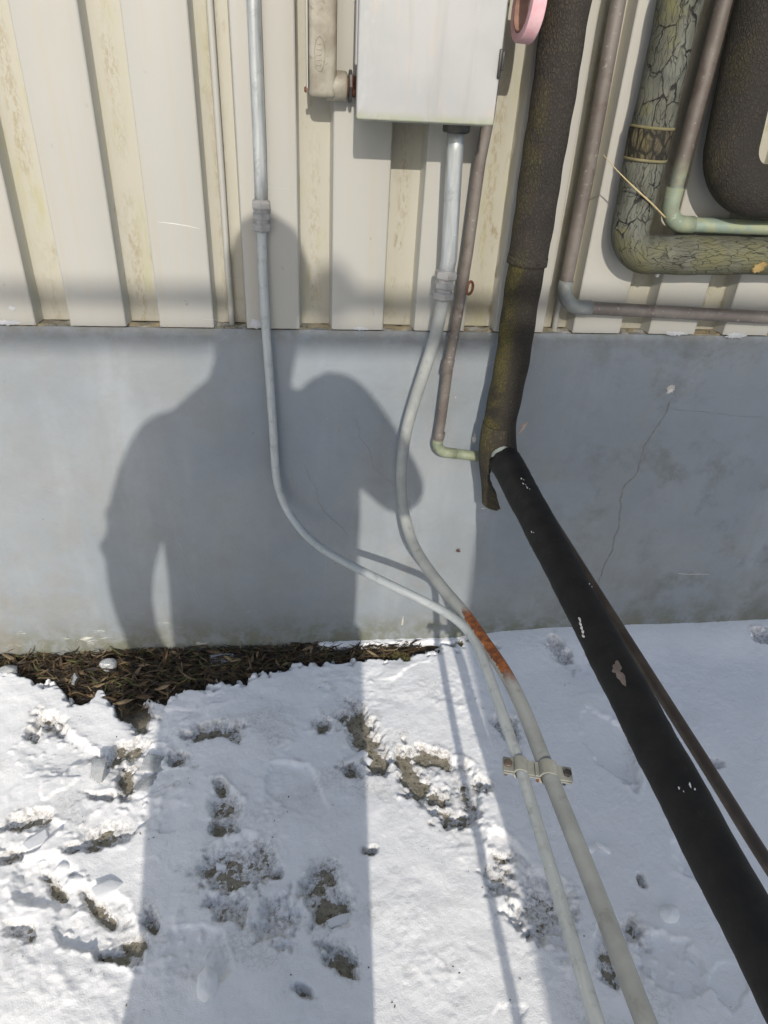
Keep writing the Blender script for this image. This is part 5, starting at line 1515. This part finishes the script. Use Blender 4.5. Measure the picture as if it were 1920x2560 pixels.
# ------------------------------------------------------------------ what casts the shade: chiller, overhead pipes, photographer
STEELGREY = mat_simple('beige_casing', (0.42, 0.42, 0.39), (0.48, 0.48, 0.45), 6, 0.5)
CHX0, CHX1, CHY0, CHY1, CHZ = 0.300, 1.75, -3.02, -4.7, 2.44
ch = thing('chiller', 'large beige outdoor chiller casing standing on the snow behind the viewer', 'chiller', (1.0, -3.9, 0))
for k in range(4):
    wd_ = (CHX1 - CHX0) / 4
    obj('casing_panel', box((CHX0 + wd_ * (k + 0.5), (CHY0 + CHY1) / 2, 1.28), (wd_ - 0.004, CHY0 - CHY1, 2.28), 0.01), STEELGREY, ch, auto=40)
obj('top_plate', box(((CHX0 + CHX1) / 2, (CHY0 + CHY1) / 2, 2.43), (CHX1 - CHX0, CHY0 - CHY1, 0.02), 0.004), STEELGREY, ch, auto=40)
for y in (CHY0 - 0.15, CHY1 + 0.15):
    obj('base_rail', box(((CHX0 + CHX1) / 2, y, 0.08), (CHX1 - CHX0, 0.12, 0.16), 0.006), DARKSTEEL, ch)
for k in range(10):
    obj('louvre', box(((CHX0 + CHX1) / 2, CHY0 + 0.006, 0.5 + k * 0.09), (1.1, 0.03, 0.05), 0.004, Matrix.Rotation(0.5, 3, 'X')), STEELGREY, ch)
for k in range(2):
    obj('fan_guard', lathe((0.68 + k * 0.70, -3.86, 2.44), (0, 0, 1), [(0, 0.30), (0.012, 0.31), (0.02, 0.29)], 32), DARKSTEEL, ch)

for k, (z, lab) in enumerate(((3.205, 'upper of two grey pipes on the rack behind the viewer'), (3.124, 'lower of two grey pipes on the rack behind the viewer'))):
    o = obj('overhead_pipe', tube([np.array((x, -4.3, z)) for x in (-7, -2, 0, 2, 7)], 0.024, 20), GREYPAINT, loc=(0, -4.3, z))
    tag(o, lab, 'pipe', 'pipes on the overhead rack')
    if k == 0: obj('shadow_knob', lathe((-0.13, -4.3, z - 0.03), (0, 0, 1), [(0, 0.03), (0.02, 0.055), (0.06, 0.055), (0.09, 0.03), (0.10, 0.02)], 20), GREYPAINT, o)  # unseen rounded knob, added so its shadow swells the soft band
for x, lab in ((-5.6, 'left steel post of the pipe rack'), (5.6, 'right steel post of the pipe rack')):
    t = thing('rack_post', lab, 'post', (x, -4.38, 0), 'posts of the overhead rack')
    obj('post', box((x, -4.40, 1.65), (0.08, 0.08, 3.3), 0.004), DARKSTEEL, t)
    obj('bracket', box((x, -4.34, 3.07), (0.05, 0.14, 0.04), 0.003), DARKSTEEL, t)

def evaluated(o):
    dg = bpy.context.evaluated_depsgraph_get()
    me = bpy.data.meshes.new_from_object(o.evaluated_get(dg))
    return me
def fused(name, geos, mat, parent, voxel=0.010, it=6):
    """one continuous surface from overlapping closed pieces."""
    o = obj(name, join(*[(g[0], g[1]) for g in geos]), mat, parent)
    rm = o.modifiers.new('fuse', 'REMESH'); rm.mode = 'VOXEL'; rm.voxel_size = voxel
    sm = o.modifiers.new('soften', 'SMOOTH'); sm.iterations = it; sm.factor = 0.5
    me = evaluated(o); o.modifiers.clear()
    old = o.data; o.data = me
    bpy.data.meshes.remove(old)
    me.name = name
    for p_ in me.polygons: p_.use_smooth = True
    return o
def at_wall(xw, zw, y):
    """the point at distance y whose shadow falls on the wall at (xw, zw)"""
    k = -y
    return np.array((xw - 0.0441 * k, y, zw + 0.5272 * k))
def loft(rings, seg=28):
    V = []; F = []
    for (c, rx, ry) in rings:
        for k in range(seg):
            t = 2 * math.pi * k / seg
            V.append((c[0] + rx * math.cos(t), c[1] + ry * math.sin(t), c[2]))
    for i in range(len(rings) - 1):
        for k in range(seg):
            k2 = (k + 1) % seg
            F.append((i * seg + k, i * seg + k2, (i + 1) * seg + k2, (i + 1) * seg + k))
    F.append(tuple(reversed(range(seg)))); F.append(tuple((len(rings) - 1) * seg + k for k in range(seg)))
    return V, F
def ell3(c, r, rot=0.0):
    return ellipsoid(c, r, 20, 14, rot)
SKIN = mat_simple('skin', (0.46, 0.29, 0.22), (0.52, 0.34, 0.26), 30, 0.5)
COAT = mat_simple('dark_navy_parka', (0.035, 0.042, 0.06), (0.055, 0.062, 0.085), 14, 0.8, 0, 0.4, 60)
TROUS = mat_simple('black_trousers', (0.025, 0.025, 0.027), (0.04, 0.04, 0.042), 14, 0.8, 0, 0.4, 60)
BOOT = mat_simple('brown_boot_leather', (0.07, 0.045, 0.03), (0.11, 0.075, 0.05), 20, 0.6)
HAIR = mat_simple('knit_cap', (0.10, 0.10, 0.11), (0.15, 0.15, 0.16), 60, 0.9, 0, 0.5, 200)
pn = thing('person', 'person in a dark parka and knit cap standing on the snow, raising a compact camera', 'person', (-0.15, -1.72, 0.02))
hd = at_wall(-0.062, 0.962, -1.60)
def limb(pts, rad, n=0.02):
    P = catmull(pts, n); m = len(P)
    return tube(P, [float(np.interp(i / (m - 1), np.linspace(0, 1, len(rad)), rad)) for i in range(m)], 18)
sh_r = at_wall(0.068, 0.722, -1.69); el_r = at_wall(0.232, 0.488, -1.66); wr_r = np.array((0.070, -1.50, 1.352))
sh_l = at_wall(-0.285, 0.620, -1.72); el_l = at_wall(-0.408, 0.335, -1.80); wr_l = at_wall(-0.425, 0.07, -1.70); pk_l = at_wall(-0.375, -0.09, -1.62)
neck = at_wall(-0.085, 0.80, -1.68)
# body: head, neck, arms, hands, legs in one surface
parts_ = [ell3(hd, (0.074, 0.092, 0.112)), ell3(hd + np.array((0.0, 0.020, -0.065)), (0.056, 0.070, 0.060)),
          limb([hd + np.array((0, -0.02, -0.05)), neck, neck + np.array((-0.03, -0.02, -0.12))], [0.058, 0.058, 0.07]),
          ell3(hd + np.array((0.0, 0.098, -0.018)), (0.013, 0.018, 0.022)),
          ell3(hd + np.array((0.076, -0.005, -0.01)), (0.010, 0.020, 0.030)), ell3(hd + np.array((-0.076, -0.005, -0.01)), (0.010, 0.020, 0.030)),
          ell3(hd + np.array((0.0, 0.088, -0.062)), (0.026, 0.010, 0.008)),
          limb([neck + np.array((-0.03, -0.02, -0.12)), (-0.18, -1.72, 1.2), (-0.17, -1.72, 0.95)], [0.10, 0.13, 0.13]),
          limb([sh_r, el_r, wr_r], [0.050, 0.042, 0.030]), limb([sh_l, el_l, wr_l, pk_l], [0.050, 0.042, 0.032, 0.032]),
          limb([(-0.24, -1.72, 0.95), (-0.24, -1.71, 0.52), (-0.24, -1.73, 0.08)], [0.085, 0.062, 0.045]), limb([(-0.04, -1.72, 0.95), (-0.04, -1.71, 0.52), (-0.04, -1.73, 0.08)], [0.085, 0.062, 0.045])]
fwd = np.array((0.1144, 0.8313, -0.5439)); cup = np.array((0.015458, 0.545922, 0.837694)); crt = np.array((0.993318, -0.104211, 0.049584))
lens = np.array((0.0, -1.42, 1.35774))
bc = lens - fwd * 0.052                                # middle of the camera body, upright
palm = bc + crt * 0.046 - fwd * 0.012 - cup * 0.004
hand = [limb([wr_r, (wr_r + palm) / 2 + np.array((0, -0.004, 0)), palm], [0.028, 0.030, 0.030], 0.008), ell3(palm, (0.024, 0.034, 0.040))]
for k in range(4):                                       # fingers curled round the front of the body, thumb behind
    o0 = palm + cup * (0.030 - 0.020 * k) + crt * 0.004
    ln = (0.9, 1.0, 0.95, 0.8)[k]
    hand.append(limb([o0, o0 + fwd * 0.022 * ln + crt * 0.010, o0 + fwd * 0.030 * ln - crt * 0.010, o0 + fwd * 0.028 * ln - crt * 0.030 * ln], [0.0095, 0.009, 0.0085, 0.007], 0.004))
hand.append(limb([palm - fwd * 0.012 + cup * 0.018, palm - fwd * 0.018 + cup * 0.012 - crt * 0.024, palm - fwd * 0.016 + cup * 0.006 - crt * 0.044], [0.012, 0.011, 0.009], 0.004))
body_ = fused('body', parts_ + hand, SKIN, pn, 0.006, 4)
for sx in (-1, 1):
    obj('eye', ell3(hd + np.array((sx * 0.030, 0.083, 0.004)), (0.012, 0.009, 0.008)), WHITEPAINT, body_)
# parka: torso, hood, sleeves
def ringw(zw, xl, xr, y, ry):
    a = at_wall(xl, zw, y); b = at_wall(xr, zw, y)
    return ((a + b) / 2, (b[0] - a[0]) / 2, ry)
torso = loft([ringw(-0.36, -0.275, 0.130, -1.72, 0.16), ringw(-0.2, -0.32, 0.134, -1.72, 0.17), ringw(-0.05, -0.345, 0.132, -1.72, 0.17), ringw(0.1, -0.345, 0.136, -1.72, 0.16), ringw(0.25, -0.335, 0.138, -1.72, 0.15),
              ringw(0.42, -0.335, 0.140, -1.72, 0.15), ringw(0.52, -0.335, 0.135, -1.72, 0.15), ringw(0.60, -0.325, 0.125, -1.71, 0.14), ringw(0.66, -0.300, 0.070, -1.71, 0.13),
              ringw(0.71, -0.245, 0.010, -1.70, 0.115), ringw(0.745, -0.200, -0.022, -1.69, 0.10), ringw(0.80, -0.178, -0.014, -1.68, 0.098), ringw(0.845, -0.172, -0.004, -1.67, 0.10), ringw(0.885, -0.155, -0.02, -1.68, 0.075)])
fused('parka', [torso, limb([sh_r + np.array((-0.05, 0, -0.07)), sh_r, el_r, el_r + (wr_r - el_r) * 0.78], [0.060, 0.062, 0.060, 0.048]),
                limb([sh_l + np.array((0.06, 0, 0)), sh_l, el_l, wr_l, pk_l], [0.065, 0.070, 0.056, 0.046, 0.05]), ell3(at_wall(-0.446, 0.340, -1.80), (0.040, 0.05, 0.030), 0.5), ell3(at_wall(-0.425, 0.425, -1.78), (0.034, 0.05, 0.026), -0.3)], COAT, pn, 0.010, 6)
fused('trousers', [limb([(-0.235, -1.72, 0.95), (-0.235, -1.71, 0.52), (-0.235, -1.73, 0.13)], [0.115, 0.108, 0.100]), limb([(-0.035, -1.72, 0.95), (-0.035, -1.71, 0.52), (-0.035, -1.73, 0.13)], [0.115, 0.108, 0.100])], TROUS, pn, 0.010, 4)
for x in (-0.245, -0.030):
    fused('boot', [ell3((x, -1.66, 0.065), (0.052, 0.145, 0.045)), limb([(x, -1.73, 0.06), (x, -1.73, 0.20)], [0.062, 0.066])], BOOT, pn, 0.008, 4)
cap_ = loft([(hd + np.array((0, -0.006, 0.015)), 0.082, 0.102), (hd + np.array((0, -0.008, 0.055)), 0.080, 0.100), (hd + np.array((0, -0.012, 0.095)), 0.064, 0.080), (hd + np.array((0, -0.014, 0.122)), 0.034, 0.044), (hd + np.array((0, -0.014, 0.130)), 0.008, 0.010)])
obj('knit_cap', cap_, HAIR, pn)
cmh = thing('compact_camera', 'small black compact camera held upright at chest height', 'camera', tuple(bc))
Rc = Matrix(((crt[0], fwd[0], cup[0]), (crt[1], fwd[1], cup[1]), (crt[2], fwd[2], cup[2])))
obj('body', box(tuple(bc), (0.062, 0.026, 0.104), 0.006, Rc), DARKSTEEL, cmh, auto=40)
obj('lens_barrel', lathe(bc + fwd * 0.012, fwd, [(0, 0.025), (0.012, 0.025), (0.012, 0.021), (0.026, 0.021), (0.027, 0.017)], 32), DARKSTEEL, cmh, auto=40)
